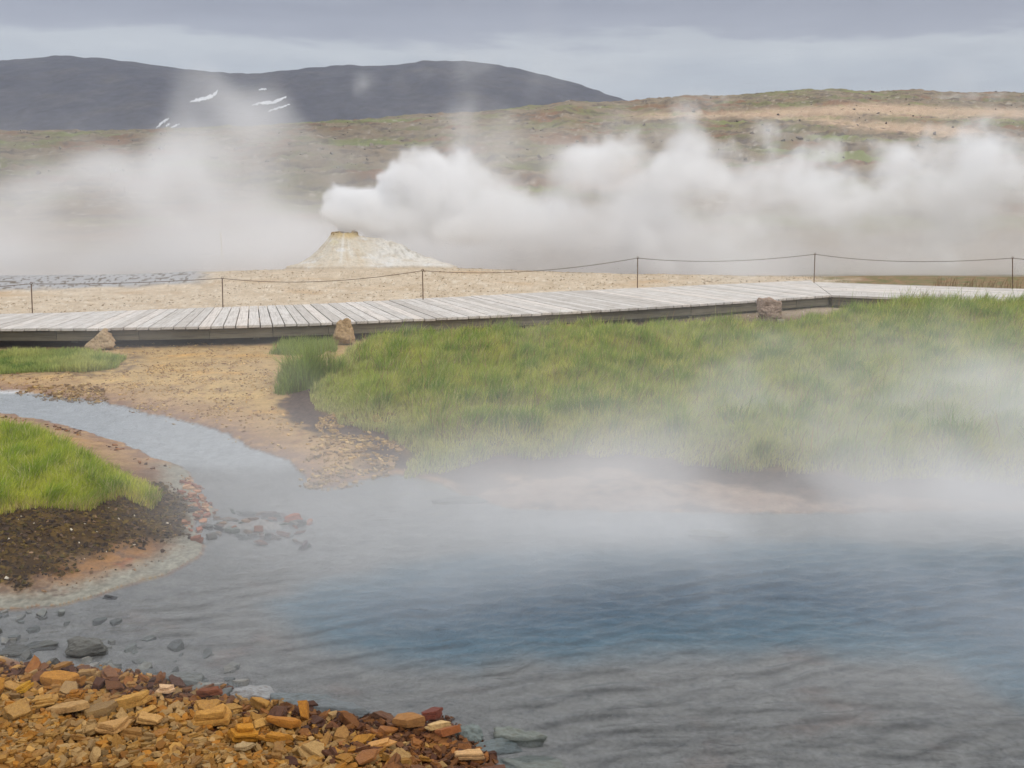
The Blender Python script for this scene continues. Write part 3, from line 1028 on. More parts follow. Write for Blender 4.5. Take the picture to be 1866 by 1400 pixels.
def make_stones():
    rn = np.random.RandomState(19)
    shale = stone_material('shale_stone', 30)
    wetm = stone_material('wet_stone', 30, rough=0.35)
    protos = [slab_mesh('shale_piece', rn, 0.13 + 0.19 * rn.rand(), 1.1 + 1.0 * rn.rand()) for _ in range(44)]
    small = [slab_mesh('chip_proto', rn, 0.12 + 0.2 * rn.rand(), 1.1 + 0.9 * rn.rand(), detail=False) for _ in range(16)]

    def zat(x, y):
        return float(ground_z(np.array([x]), np.array([y]))[0])
    ochres = [lin(184, 134, 60), lin(194, 146, 74), lin(178, 124, 46), lin(188, 150, 94), lin(170, 134, 82), lin(182, 120, 36), lin(166, 120, 60)]
    rusts = [lin(108, 66, 38), lin(88, 54, 36), lin(132, 84, 42), lin(156, 100, 46), lin(116, 76, 46)]

    def rustiness(px, py):
        """pieces turn from ochre to wet rust brown towards the tip of the heap"""
        edge = np.interp(px, [0, 250, 520, 800, 880], [1197, 1240, 1290, 1320, 1400])
        return np.clip(sst(430, 860, px) * 0.85 + sst(38, 4, py - edge) * 0.55 - sst(60, 200, py - edge) * 0.35, 0, 1)

    taken = []
    big = [  # px, py, length, flat, rz, colour, label
        (122, 1295, 0.27, (1, .75, .8), 0.1, lin(186, 146, 92), 'large tan shale slab lying flat at the left of the heap'),
        (390, 1312, 0.25, (1, .85, 1.1), 0.4, lin(192, 140, 66), 'big ochre block tilted in the middle of the shale heap'),
        (305, 1258, 0.13, (1, .8, .8), 0.0, lin(226, 186, 142), 'pale cream flat stone at the waterline beside the rusty block'),
        (250, 1285, 0.22, (1, .55, .8), 0.5, lin(196, 148, 74), 'long ochre shale slab slanting up to the right'),
        (45, 1262, 0.14, (1, .9, 1.3), 1.0, lin(200, 148, 40), 'bright yellow block low at the left edge'),
        (165, 1228, 0.15, (1, .7, 1.3), 0.2, lin(170, 134, 84), 'tan block half standing in the grey shallows'),
        (270, 1318, 0.21, (1, .6, .9), -0.4, lin(198, 152, 88), 'tan shale slab with a long straight edge'),
        (208, 1330, 0.16, (1, .9, .8), 0.9, lin(196, 150, 90), 'square pale ochre slab in the left part of the heap'),
        (445, 1345, 0.18, (1, .7, 1.2), 0.1, lin(194, 132, 36), 'golden ochre block with a dark seam'),
        (445, 1366, 0.11, (1, .95, 1.1), 0.3, lin(182, 154, 110), 'pale grey tan block among golden pieces'),
        (520, 1320, 0.24, (1, .4, .8), -0.15, lin(186, 122, 44), 'long golden bar of shale near the water'),
        (495, 1350, 0.18, (1, .6, .9), 0.2, lin(188, 128, 40), 'layered golden slab right of the pale grey tan block'),
        (786, 1301, 0.13, (1, .75, 1.5), 0.15, lin(120, 58, 38), 'dark red block standing alone in the water off the heap'),
        (748, 1318, 0.19, (1, .4, .9), -0.15, lin(176, 124, 66), 'ochre slab with a brown end at the heap tip'),
        (797, 1324, 0.16, (1, .65, .7), 0.1, lin(222, 184, 124), 'pale sandy slab at the tip of the heap'),
        (812, 1337, 0.15, (1, .5, .8), 0.0, lin(172, 104, 58), 'reddish tan slab just below the pale sandy one'),
        (695, 1361, 0.15, (1, .6, .7), 0.2, lin(214, 156, 84), 'light orange slab lying on the dark wet gravel'),
        (852, 1380, 0.17, (1, .55, .8), 0.25, lin(214, 170, 116), 'pale tan slab at the bottom edge of the heap tip'),
        (390, 1262, 0.16, (1, .7, 1.4), 0.3, lin(126, 70, 40), 'rusty brown block at the waterline in the heap'),
        (108, 1240, 0.19, (1, .6, .8), 0.15, lin(194, 136, 58), 'broad orange ochre slab at the water on the left'),
    ]
    for i, (px, py, L, sc, rz, c, lab) in enumerate(big):
        p = at(px, py + 6, 0.06)
        z = zat(p[0], p[1])
        p = at(px, py + 6, max(z, 0) + 0.02)
        put_stone('shale_stone', protos[i % 44], shale if py < 1280 or px < 600 else wetm,
                  (p[0], p[1], max(zat(p[0], p[1]), -0.03) + 0.012 + 0.02 * (py > 1240)), np.array(sc) * L, rz,
                  rn.normal() * 0.12 - 0.08, rn.normal() * 0.12, c, lab, 'shale stone')
        taken.append((p[0], p[1], L * 0.42))
    # the countable pieces of the heap, largest and nearest first
    cnt_o = cnt_r = 0
    want = 268
    tries = 0
    while cnt_o + cnt_r < want and tries < 20000:
        tries += 1
        px = rn.uniform(-60, 905); py = rn.uniform(1195, 1420)
        p = at(px, py, 0.08)
        x, y = p[0], p[1]
        w = float(sdf(WATER, np.array([x]), np.array([y]))[0])
        if w < -0.03: continue
        L = 0.07 + 0.15 * rn.rand() ** 1.8
        if px > 560: L *= 0.85
        if py > 1330 and px < 420: L *= 0.6
        r = L * 0.36
        if any((x - a) ** 2 + (y - b) ** 2 < (r + c) ** 2 * 0.42 for a, b, c in taken): continue
        taken.append((x, y, r))
        rust = rustiness(px, py)
        isr = rn.rand() < rust
        base = rusts[rn.randint(len(rusts))] if isr else ochres[rn.randint(len(ochres))]
        z = max(zat(x, y), -0.02) + 0.004 + 0.018 * rn.rand()
        put_stone('shale_stone', protos[rn.randint(44)], wetm if isr else shale, (x, y, z),
                  (L, L * (0.65 + 0.5 * rn.rand()), L * (0.65 + 0.6 * rn.rand())), rn.rand() * 6.283,
                  rn.normal() * 0.27 - 0.05, rn.normal() * 0.27, base * (0.72 + 0.34 * rn.rand()),
                  'rust brown wet shale piece in the heap by the pool' if isr else 'ochre shale piece in the heap by the pool',
                  'shale stone', 'rust brown pieces of the shale heap' if isr else 'ochre pieces of the shale heap')
        if isr: cnt_r += 1
        else: cnt_o += 1
    # loose rubble between and below them
    n = 9000
    px = rn.uniform(-200, 905, n); py = rn.uniform(1195, 1440, n)
    P = np.array([at(a, b, 0.06) for a, b in zip(px, py)])
    X, Y = P[:, 0], P[:, 1]
    w = sdf(WATER, X, Y)
    k = w > -0.05 - 0.05 * rn.rand(n)
    X, Y, px, py = X[k], Y[k], px[k], py[k]
    n = len(X)
    rust = rustiness(px, py) > rn.rand(n)
    oc = np.array(ochres)[rn.randint(0, len(ochres), n)]; ru = np.array(rusts)[rn.randint(0, len(rusts), n)]
    colr = np.where(rust[:, None], ru, oc) * (0.42 + 0.45 * rn.rand(n))[:, None]  # rubble darker than the slabs: shade of the gaps put into its colour
    size = 0.022 + 0.06 * rn.rand(n) ** 2.2
    Z = np.maximum(ground_z(X, Y), -0.02) + 0.012 * rn.rand(n)
    rub = stone_material('rubble_stone', 40, use_attr=True, bumpd=0.006)
    o = obj('shale_rubble', merge_scatter('shale_rubble', small, X, Y, Z, size, colr, rn, 0.28), rub)
    tag(o, 'loose ochre and rust rubble filling the heap at the pool', 'rubble', kind='stuff')
    n = 520
    px = rn.uniform(-60, 470, n); py = rn.uniform(1120, 1300, n)
    P = np.array([at(a, b, -0.03) for a, b in zip(px, py)]); X, Y = P[:, 0], P[:, 1]
    w = sdf(WATER, X, Y)
    k = (w < 0.0) & (w > -0.55) & (rn.rand(n) < 0.25 + 0.9 * fbm(X * 3, Y * 3, 3, 640) + 0.5 * (w > -0.15)) & (sdf(HEAP, X, Y) < 0.7)
    X, Y = X[k], Y[k]
    colr = np.array([lin(118, 120, 116), lin(100, 102, 100), lin(134, 132, 126)])[rn.randint(0, 3, len(X))]
    o = obj('shallow_rubble', merge_scatter('shallow_rubble', small, X, Y, np.maximum(ground_z(X, Y), -0.10) - 0.008, 0.04 + 0.10 * rn.rand(len(X)) ** 2, colr, rn, 0.2), rub)
    tag(o, 'grey silted rubble in the shallows before the shale heap', 'rubble', kind='stuff')

    # grey silt covered stones in the shallows
    grey = [
        (160, 1182, .22, (1, .5, .5), lin(120, 120, 114), 'rounded grey stone in the shallows off the left heap'),
        (190, 1214, .18, (1, .5, .4), lin(104, 106, 102), 'dark grey pointed stone just above the heap'),
        (462, 1268, .24, (1, .4, .5), lin(176, 176, 176), 'white crusted stone breaking the water behind the rust pieces'),
        (545, 1280, .34, (1, .42, .4), lin(128, 136, 138), 'long blue grey slab in the shallows right of the white crusted stone'),
        (615, 1292, .36, (1, .5, .3), lin(126, 132, 134), 'flat grey slab under water at the heap edge'),
        (335, 1240, .26, (1, .45, .35), lin(130, 134, 132), 'smooth grey slab under water above the cream stone'),
        (948, 1334, .26, (1, .5, .7), lin(140, 146, 138), 'rounded grey green stone alone in the water at the bottom'),
        (852, 1338, .16, (1, .6, .8), lin(138, 148, 144), 'pale grey stone touching the tip of the heap'),
        (895, 1356, .30, (1, .4, .4), lin(120, 130, 130), 'long low grey stone between the heap tip and the open water'),
        (960, 1385, .36, (1, .5, .22), lin(130, 136, 130), 'broad grey ledge under water at the bottom edge'),
        (30, 1180, .25, (1, .6, .35), lin(104, 106, 104), 'flat dark grey stone in the shallows at the left edge'),
        (72, 1168, .2, (1, .6, .4), lin(110, 112, 108), 'small grey stone in the shallows beside the left edge'),
        (200, 1082, .10, (1, .6, .6), lin(66, 66, 68), 'dark stone under the grey rim of the left bank'),
        (1295, 965, .34, (1, .4, .2), lin(140, 138, 122), 'blurred low stone far out in the misty pool'),
        (850, 905, .6, (1, .3, .14), lin(112, 114, 110), 'dark ledge at the far shore of the pool in mist'),
    ]
    for i, (px, py, L, sc, c, lab) in enumerate(grey):
        p = at(px, py + 4, 0.0)
        z = zat(p[0], p[1])
        me = rock_mesh('silt_stone', 40 + i, (1, 1, 1), planes=12, sub=5, rough=0.15, sharp=26)
        hh = L * sc[2]
        zz = min(z, 0.0) if hh > 0.10 else -hh * 0.80
        if py > 1230: zz = -hh * (0.82 if px > 880 else 0.5)
        put_stone('silt_stone', me, wetm, (p[0], p[1], max(zz, -hh * 0.80)), np.array(sc) * L, rn.rand() * 0.6 - 0.3, 0, 0, c * 0.8, lab, 'stone')
    # stones of the spit where the stream joins the pool
    spit = [(563, 941, .14, lin(190, 110, 62), 'orange stone at the end of the stony spit'),
            (535, 938, .15, lin(176, 96, 58), 'reddish orange stone beside the last one of the spit'),
            (508, 925, .08, lin(84, 70, 66), 'small dark stone just off the upper side of the spit'),
            (486, 968, .10, lin(76, 72, 72), 'dark stone on the lower side of the spit'),
            (398, 956, .16, lin(74, 76, 76), 'dark grey flat stone where the spit leaves the bank'),
            (553, 986, .12, lin(112, 100, 104), 'dull purple stone in the water below the spit')]
    for i, (px, py, L, c, lab) in enumerate(spit):
        p = at(px, py + 2, 0.02)
        put_stone('spit_stone', protos[(i * 7) % 44], wetm, (p[0], p[1], max(zat(p[0], p[1]), -0.03) - 0.005), (L, L * .7, L * 1.3),
                  rn.rand() * 6, rn.normal() * .15, rn.normal() * .15, c, lab, 'stone')
    pal = [lin(140, 120, 112), lin(118, 116, 112), lin(150, 96, 70), lin(96, 96, 94), lin(160, 130, 104), lin(104, 112, 106)]
    for i in range(64):
        px = rn.uniform(352, 562); py = rn.uniform(928, 984) + 6 * math.sin(px / 40)
        p = at(px, py, 0.01)
        z = zat(p[0], p[1])
        L = 0.06 + 0.11 * rn.rand()
        put_stone('spit_stone', protos[rn.randint(44)], wetm, (p[0], p[1], max(z, -0.04) - 0.006), (L, L * .6, L * .9),
                  rn.normal() * 0.5, rn.normal() * .15, rn.normal() * .15, pal[rn.randint(6)] * (0.7 + 0.4 * rn.rand()),
                  'flat wet stone in the low spit across the stream mouth', 'stone', 'stones of the low spit')
    # gravel on the flats, along the stream and on the sinter field
    protog = small
    GX, GY, GS, GC = [], [], [], []

    def gravel(pts_px, n, smin, smax, cols, z=0.05, gate=None):
        P = poly(pts_px, z)
        lo, hi = P.min(0), P.max(0)
        X = rn.uniform(lo[0], hi[0], n); Y = rn.uniform(lo[1], hi[1], n)
        s = sdf(P, X, Y) + 0.18 * fbm(X * 2.5, Y * 2.5, 3, 600)
        k = s < 0
        k &= rn.rand(n) < np.clip(0.35 + 1.3 * fbm(X * 1.8, Y * 2.2, 3, 610), 0.05, 1)
        X, Y = X[k], Y[k]
        GX.append(X); GY.append(Y); GS.append(smin + (smax - smin) * rn.rand(len(X)) ** 2.5)
        GC.append(np.array(cols)[rn.randint(0, len(cols), len(X))] * (0.7 + 0.5 * rn.rand(len(X)))[:, None])
    och = [lin(190, 156, 100), lin(170, 138, 92), lin(206, 176, 122), lin(162, 130, 92), lin(150, 120, 88), lin(192, 156, 94)]
    gravel([(545, 850), (560, 800), (600, 765), (700, 775), (735, 830), (725, 858), (660, 868), (600, 882), (565, 878)], 4200, .03, .10, [c * 0.86 for c in och])
    gravel([(200, 690), (320, 668), (480, 660), (500, 720), (420, 760), (330, 760), (250, 740)], 11000, .014, .05, och)
    gravel([(20, 708), (60, 700), (170, 700), (200, 722), (180, 728), (95, 722)], 2600, .025, .09, [c * 0.75 for c in och])
    gravel([(170, 700), (260, 690), (540, 760), (530, 830), (400, 780), (270, 748)], 5200, .016, .06, och)
    gravel([(-100, 690), (0, 685), (200, 640), (330, 630), (500, 640), (500, 660), (200, 690), (0, 705)], 7000, .014, .05, [c * 0.85 for c in och])
    gravel([(0, 752), (90, 768), (210, 802), (280, 834), (340, 852), (362, 900), (345, 905), (325, 862), (270, 845), (190, 812), (80, 776), (-20, 762)], 5000, .02, .07,
           [lin(120, 84, 60), lin(92, 70, 60), lin(150, 104, 66), lin(160, 130, 96)], 0.05)
    gravel([(330, 860), (375, 890), (390, 940), (350, 965), (335, 930), (345, 900)], 900, .03, .11, [lin(170, 120, 88), lin(150, 96, 76), lin(188, 150, 116)], 0.04)
    X = np.concatenate(GX); Y = np.concatenate(GY)
    Z = ground_z(X, Y)
    k = Z > -0.02
    o = obj('gravel', merge_scatter('gravel', protog, X[k], Y[k], Z[k], np.concatenate(GS)[k], np.concatenate(GC)[k], rn, 0.2, 0.05), rub)
    tag(o, 'ochre shale gravel scattered on the flats along the stream', 'gravel', kind='stuff')
    # pale sinter gravel
    n = 26000
    X = rn.uniform(-11, 8, n); Y = rn.uniform(16.5, 26, n)
    k = (np.abs(X / Y) < 0.56) & (rn.rand(n) < np.clip(0.45 + fbm(X * .9, Y * .9, 3, 620), 0.1, 1)) & (Y > 16.6 + 0.16 * X)
    X, Y = X[k], Y[k]
    wetpan = (to_px(X, Y, 0.3)[0] < 400) & (to_px(X, Y, 0.3)[1] < 530)
    X, Y = X[~wetpan], Y[~wetpan]
    size = 0.018 + 0.06 * rn.rand(len(X)) ** 3.5
    sc = [lin(192, 176, 154), lin(184, 167, 144), lin(206, 196, 180), lin(178, 160, 136), lin(196, 182, 160)]
    colr = np.array(sc)[rn.randint(0, 5, len(X))] * (0.8 + 0.35 * rn.rand(len(X)))[:, None]
    o = obj('sinter_gravel', merge_scatter('sinter_gravel', protog, X, Y, ground_z(X, Y), size, colr, rn, 0.3, 0.05), rub)
    tag(o, 'pale beige sinter gravel around the white cone', 'gravel', kind='stuff')
    # peat crumbs of the near bank
    n = 15000
    lo, hi = PEAT_BANK.min(0), PEAT_BANK.max(0)
    X = rn.uniform(-5, hi[0], n); Y = rn.uniform(lo[1], hi[1], n)
    s = sdf(PEAT_BANK, X, Y) + 0.22 * fbm(X * 1.6, Y * 2.2, 4, 101) + 0.12 * fbm(X * 6, Y * 8, 4, 102)
    k = (s < 0.03) & (sdf(WATER, X, Y) > 0.06) & (sdf(NEAR_GRASS, X, Y) > -0.05)
    X, Y = X[k], Y[k]
    pc = [lin(58, 42, 22), lin(86, 66, 28), lin(46, 32, 22), lin(104, 84, 36), lin(70, 52, 36), lin(78, 66, 26)]
    colr = np.array(pc)[rn.randint(0, 6, len(X))] * (0.75 + 0.5 * rn.rand(len(X)))[:, None]
    colr[rn.rand(len(X)) < 0.010] = lin(206, 196, 176)
    q = 2600
    X2 = rn.uniform(-5, hi[0] + 0.2, q); Y2 = rn.uniform(lo[1] - 0.4, hi[1], q)
    k2 = (sdf(PEAT_BANK, X2, Y2) < 0.45) & (sdf(WATER, X2, Y2) > 0.10) & (sdf(NEAR_GRASS, X2, Y2) > 0) & (fbm(X2 * 4, Y2 * 6, 3, 650) > 0.02)
    X = np.concatenate([X, X2[k2]]); Y = np.concatenate([Y, Y2[k2]])
    colr = np.concatenate([colr, np.array([lin(104, 82, 62), lin(78, 60, 48), lin(140, 112, 84)])[rn.randint(0, 3, int(k2.sum()))]])
    size = 0.014 + 0.05 * rn.rand(len(X)) ** 2.4
    o = obj('peat_crumbs', merge_scatter('peat_crumbs', protog, X, Y, ground_z(X, Y), size, colr, rn, 0.6, 0.1), rub)
    tag(o, 'crumbly dark brown peat on the near bank', 'peat', kind='stuff')
    # lava blocks strewn over the moor
    n = 4200
    Y = 80 + 170 * rn.rand(n) ** 1.2; X = Y * rn.uniform(-0.62, 0.62, n)
    k = fbm(X / 9, Y / 6, 4, 630) + 0.4 * rn.rand(n) > 0.22
    X, Y = X[k], Y[k]
    R = ridge_r(az_px(X, Y)); k = Y < R * 1.02; X, Y = X[k], Y[k]
    size = 0.25 + 0.75 * rn.rand(len(X)) ** 3
    mc = [lin(112, 104, 98), lin(128, 120, 110), lin(98, 90, 86), lin(146, 138, 128)]
    colr = np.array(mc)[rn.randint(0, 4, len(X))] * (0.8 + 0.4 * rn.rand(len(X)))[:, None]
    o = obj('lava_rubble', merge_scatter('lava_rubble', protog, X, Y, ground_z(X, Y), size, colr, rn, 0.4, 0.12), rub)
    tag(o, 'grey lava rubble strewn over the brown moor', 'rubble', kind='stuff')

    # the three boulders by the boardwalk
    bo = stone_material('boulder_stone', 6, 0.9, bumpd=0.02)

    def boulder(px, py, w, h, d, seed, extra, c, lab, rz=0.0):
        p = at(px, py, 0.1)
        z = zat(p[0], p[1]); p = at(px, py, z)
        me = rock_mesh('boulder', seed, (w, d, h), planes=16, sub=6, rough=0.17, sharp=24, extra=extra)
        o = obj('boulder', me, bo, loc=(p[0], p[1] + d * 0.3, zat(p[0], p[1]) - 0.02))
        o.rotation_euler = (0, 0, rz)
        o.color = (c[0], c[1], c[2], 1)
        tag(o, lab, 'boulder', 'boulders along the boardwalk')
    boulder(178, 640, 0.44, 0.36, 0.34, 4, [(-0.75, -0.1, 0.7, 0.42), (0.7, 0, 0.55, 0.72), (0.3, -0.9, 0.3, 0.6)], lin(172, 148, 116),
            'squat brown boulder under the boardwalk beside the pale grass strip')
    boulder(625, 630, 0.37, 0.46, 0.30, 9, [(-0.9, -0.2, 0.35, 0.66), (1, 0, 0.05, 0.74), (0.1, -1, 0.35, 0.62), (-0.2, -0.6, -0.6, 0.7)],
            lin(176, 148, 112), 'upright brown boulder leaning against the boardwalk by the meadow')
    boulder(1404, 588, 0.52, 0.48, 0.40, 15, [(1, -0.1, 0.05, 0.74), (-0.9, 0, 0.3, 0.78), (0, -1, 0.2, 0.7)],
            lin(160, 138, 122), 'pinkish grey boulder near the bend of the boardwalk in thin steam')
    p = at(1037, 601, 0.2)
    put_stone('meadow_stone', protos[3], shale, (p[0], p[1], zat(p[0], p[1]) + 0.08), (0.17, 0.12, 0.22), 0.4, 0, 0, lin(188, 130, 90),
              'small orange stone in the grass under the boardwalk', 'stone')
    p = at(214, 634, 0.1)
    put_stone('pebble', protos[5], shale, (p[0], p[1], zat(p[0], p[1])), (0.07, 0.05, 0.06), 0.4, 0, 0, lin(170, 150, 120),
              'small pale stone lying just right of the squat brown boulder', 'stone')
    return shale


# ------------------------------------------------------------------ boardwalk
def clip_poly(P, a, n):
    """keep the side of the line through a with normal n where dot <= 0"""
    out = []
    for i in range(len(P)):
        p, q = P[i], P[(i + 1) % len(P)]
        dp, dq = np.dot(p - a, n), np.dot(q - a, n)
        if dp <= 0: out.append(p)
        if dp * dq < 0: out.append(p + (q - p) * dp / (dp - dq))
    return out


def wood_material(name, base, dark, scale=1.0, rough=0.8):
    m, nt, out = newmat(name)
    b = principled(nt, out, rough, 0.3)
    geo = N(nt, 'ShaderNodeNewGeometry')
    uv = N(nt, 'ShaderNodeUVMap')
    mp = N(nt, 'ShaderNodeMapping')
    mp.inputs['Scale'].default_value = (1.2 * scale, 26 * scale, 26 * scale)
    nt.links.new(uv.outputs[0], mp.inputs['Vector'])
    n1 = noise(nt, mp.outputs[0], 1.5, 6, 0.6, 0.6)
    n2 = noise(nt, geo.outputs['Position'], 5.0, 5, 0.6)
    r = ramp(nt, n1.outputs['Fac'], [(0.3, dark), (0.5, base), (0.75, base * 1.12)])
    ri = ramp(nt, geo.outputs['Random Per Island'], [(0, (0.80, 0.78, 0.76)), (0.5, (1, 1, 1)), (1, (1.12, 1.08, 1.05))])
    r2 = ramp(nt, n2.outputs['Fac'], [(0.3, (0.78, 0.74, 0.70)), (0.6, (1, 1, 1))])
    c = mulcol(nt, r.outputs[0], ri.outputs[0], 0.9)
    c = mulcol(nt, c.outputs[2], r2.outputs[0], 0.7)
    nt.links.new(c.outputs[2], b.inputs['Base Color'])
    bump(nt, n1.outputs['Fac'], 0.4, 0.006, b)
    return m


class Boxes:
    def __init__(self):
        self.bm = bmesh.new()
        self.uv = self.bm.loops.layers.uv.new('UVMap')

    def prism(self, P, z0, z1, du, bev=0.0):
        """polygon P (2d, ccw) from z0 to z1; du = grain direction; uv along the grain"""
        o = random.random() * 20
        lo = [self.bm.verts.new((p[0], p[1], z0)) for p in P]
        hi = [self.bm.verts.new((p[0], p[1], z1)) for p in P]
        fs = [self.bm.faces.new(hi), self.bm.faces.new(lo[::-1])]
        n = len(P)
        for i in range(n):
            fs.append(self.bm.faces.new((lo[i], lo[(i + 1) % n], hi[(i + 1) % n], hi[i])))
        dv = np.array((-du[1], du[0]))
        for f in fs:
            for l in f.loops:
                c = np.array(l.vert.co[:2])
                l[self.uv].uv = (float(c @ du) + o, float(c @ dv) + l.vert.co.z * 1.0 + o)
        return hi, lo

    def finish(self, name, bevel=0.0):
        bmesh.ops.recalc_face_normals(self.bm, faces=self.bm.faces)
        if bevel:
            bmesh.ops.bevel(self.bm, geom=list(self.bm.edges), offset=bevel, segments=1, affect='EDGES', clamp_overlap=True)
        me = bpy.data.meshes.new(name)
        self.bm.to_mesh(me); self.bm.free()
        return me


def ccw(P):
    P = [np.array(p) for p in P]
    a = sum(P[i][0] * P[(i + 1) % len(P)][1] - P[(i + 1) % len(P)][0] * P[i][1] for i in range(len(P)))
    return P if a > 0 else P[::-1]


def spline(P, n=400):
    """Catmull-Rom through P, resampled by arc length"""
    Q = np.vstack([2 * P[0] - P[1], P, 2 * P[-1] - P[-2]])
    out = []
    for i in range(1, len(Q) - 2):
        t = np.linspace(0, 1, 40, endpoint=False)[:, None]
        a, b, c, d = Q[i - 1], Q[i], Q[i + 1], Q[i + 2]
        out.append(0.5 * ((2 * b) + (c - a) * t + (2 * a - 5 * b + 4 * c - d) * t ** 2 + (3 * b - a - 3 * c + d) * t ** 3))
    out.append(Q[-2][None])
    return np.vstack(out)


def make_boardwalk():
    deckm = wood_material('weathered_planks', lin(206, 201, 195), lin(170, 164, 157))
    beamm = wood_material('beam_wood', lin(116, 110, 94), lin(76, 72, 60))
    postm = wood_material('support_wood', lin(150, 146, 132), lin(112, 108, 98))
    root = empty('boardwalk', (0, 16, 0))
    tag(root, 'long grey weathered plank boardwalk bending across the geothermal field', 'boardwalk')
    TH = 0.042
    deck = Boxes()
    Fs, Bs = spline(FRONT), spline(BACK)
    n = min(len(Fs), len(Bs))
    Fs, Bs = Fs[:n], Bs[:n]
    arc = np.concatenate([[0], np.cumsum(np.linalg.norm(np.diff(Fs, axis=0), axis=1))])
    pitch = 0.178; gap = 0.016
    mn = np.array((MIT_F - MIT_B)); mn = np.array((-mn[1], mn[0])); mn /= np.linalg.norm(mn)
    if np.dot(FRONT[0] - MIT_F, mn) > 0: mn = -mn
    rn = random.Random(5)
    L = arc[-1]
    lines = []

    def edge(s):
        if s <= L:
            f = np.array([np.interp(s, arc, Fs[:, 0]), np.interp(s, arc, Fs[:, 1])])
            b = np.array([np.interp(s, arc, Bs[:, 0]), np.interp(s, arc, Bs[:, 1])])
        else:
            d = (Fs[-1] - Fs[-12]); d /= np.linalg.norm(d)
            e = (Bs[-1] - Bs[-12]); e /= np.linalg.norm(e)
            f = Fs[-1] + d * (s - L); b = Bs[-1] + e * (s - L)
        return f, b
    s = 0.0
    while s < L + 3.2:
        f0, b0 = edge(s); f1, b1 = edge(s + pitch - gap)
        u = (b0 - f0) / np.linalg.norm(b0 - f0)
        j = rn.uniform(-0.012, 0.012)
        P = ccw([f0 - u * j, f1 - u * j, b1, b0])
        P = clip_poly(P, MIT_F - mn * 0.006, mn)
        if len(P) >= 3:
            dz = rn.uniform(-0.004, 0.004)
            deck.prism(ccw(P), DECK_Z - TH + dz, DECK_Z + dz, u)
        s += pitch
    # right section beyond the bend
    rf = at(2300, 562, DECK_Z)[:2]; rb = at(2300, 539, DECK_Z)[:2]
    rf = MIT_F + (at(1866, 551, DECK_Z)[:2] - MIT_F) * 1.9
    rb = MIT_B + (at(1866, 528, DECK_Z)[:2] - MIT_B) * 1.9
    d = (rf - MIT_F) / np.linalg.norm(rf - MIT_F)
    across = np.array((-d[1], d[0]))
    Lr = np.linalg.norm(rf - MIT_F)
    wd = np.dot(MIT_B - MIT_F, across)
    rows = int(wd / 0.152)
    bw = wd / rows
    for r in range(rows):
        s = -3.0 + rn.uniform(0, 1.5)
        while s < Lr:
            ln = rn.uniform(2.6, 3.6)
            P = ccw([MIT_F + d * s + across * (r * bw + .004), MIT_F + d * (s + ln - .006) + across * (r * bw + .004),
                     MIT_F + d * (s + ln - .006) + across * ((r + 1) * bw - .004), MIT_F + d * s + across * ((r + 1) * bw - .004)])
            P = clip_poly(P, MIT_F + mn * 0.006, -mn)
            if len(P) >= 3:
                dz = rn.uniform(-0.003, 0.003)
                deck.prism(ccw(P), DECK_Z - TH + dz, DECK_Z + dz, d)
            s += ln
    obj('deck', deck.finish('deck', 0.004), deckm, root)

    def strip(A, B2, name):
        """a beam along the polyline A (outer face) to B2 (inner face)"""
        bx = Boxes()
        k = 24
        for i in range(0, len(A) - 1, k):
            j = min(i + k, len(A) - 1)
            u = (A[j] - A[i]); u = u / np.linalg.norm(u)
            bx.prism(ccw([A[i] + u * 0.003, A[j] - u * 0.003, B2[j] - u * 0.003, B2[i] + u * 0.003]), DECK_Z - TH - 0.155, DECK_Z - TH - 0.008, u)
        return obj(name, bx.finish(name, 0.004), beamm, root)
    W = Bs - Fs; W /= np.linalg.norm(W, axis=1)[:, None]
    strip(Fs + W * 0.055, Fs + W * 0.115, 'front_beam')
    strip(Bs - W * 0.115, Bs - W * 0.055, 'rear_beam')
    for off, nm in ((0.055, 'front_beam'), (wd - 0.115, 'rear_beam')):
        bx = Boxes()
        e = 0.01 if off < 1 else 0.1
        bx.prism(ccw([MIT_F + d * e + across * off, MIT_F + d * Lr + across * off, MIT_F + d * Lr + across * (off + .06), MIT_F + d * e + across * (off + .06)]),
                 DECK_Z - TH - 0.155, DECK_Z - TH - 0.008, d)
        obj(nm, bx.finish(nm, 0.004), beamm, root)
    # supports
    for s in (2.0, 4.6, 7.4, 10.0, 12.6, 14.75):
        if s > L: continue
        f, b = edge(s)
        u = (b - f) / np.linalg.norm(b - f); t = np.array((u[1], -u[0]))
        for c in (f + u * 0.55, b - u * 0.45):
            bx = Boxes()
            P = ccw([c - t * .045 - u * .045, c + t * .045 - u * .045, c + t * .045 + u * .045, c - t * .045 + u * .045])
            bx.prism(P, float(ground_z(np.array([c[0]]), np.array([c[1]]))[0]) - 0.1, DECK_Z - TH - 0.006, u)
            obj('support_post', bx.finish('support_post', 0.004), postm, root)
    c = at(1426, 590, 0.15)[:2] + np.array((0, 0.12))
    bx = Boxes()
    bx.prism(ccw([c + np.array(q) * .05 for q in ((-1, -1), (1, -1), (1, 1), (-1, 1))]), 0.0, DECK_Z - TH - 0.158, np.array((1.0, 0)))
    obj('support_post', bx.finish('support_post', 0.004), postm, root)
    for o in root.children:
        o.matrix_parent_inverse = Matrix.Translation((0, -16, 0))


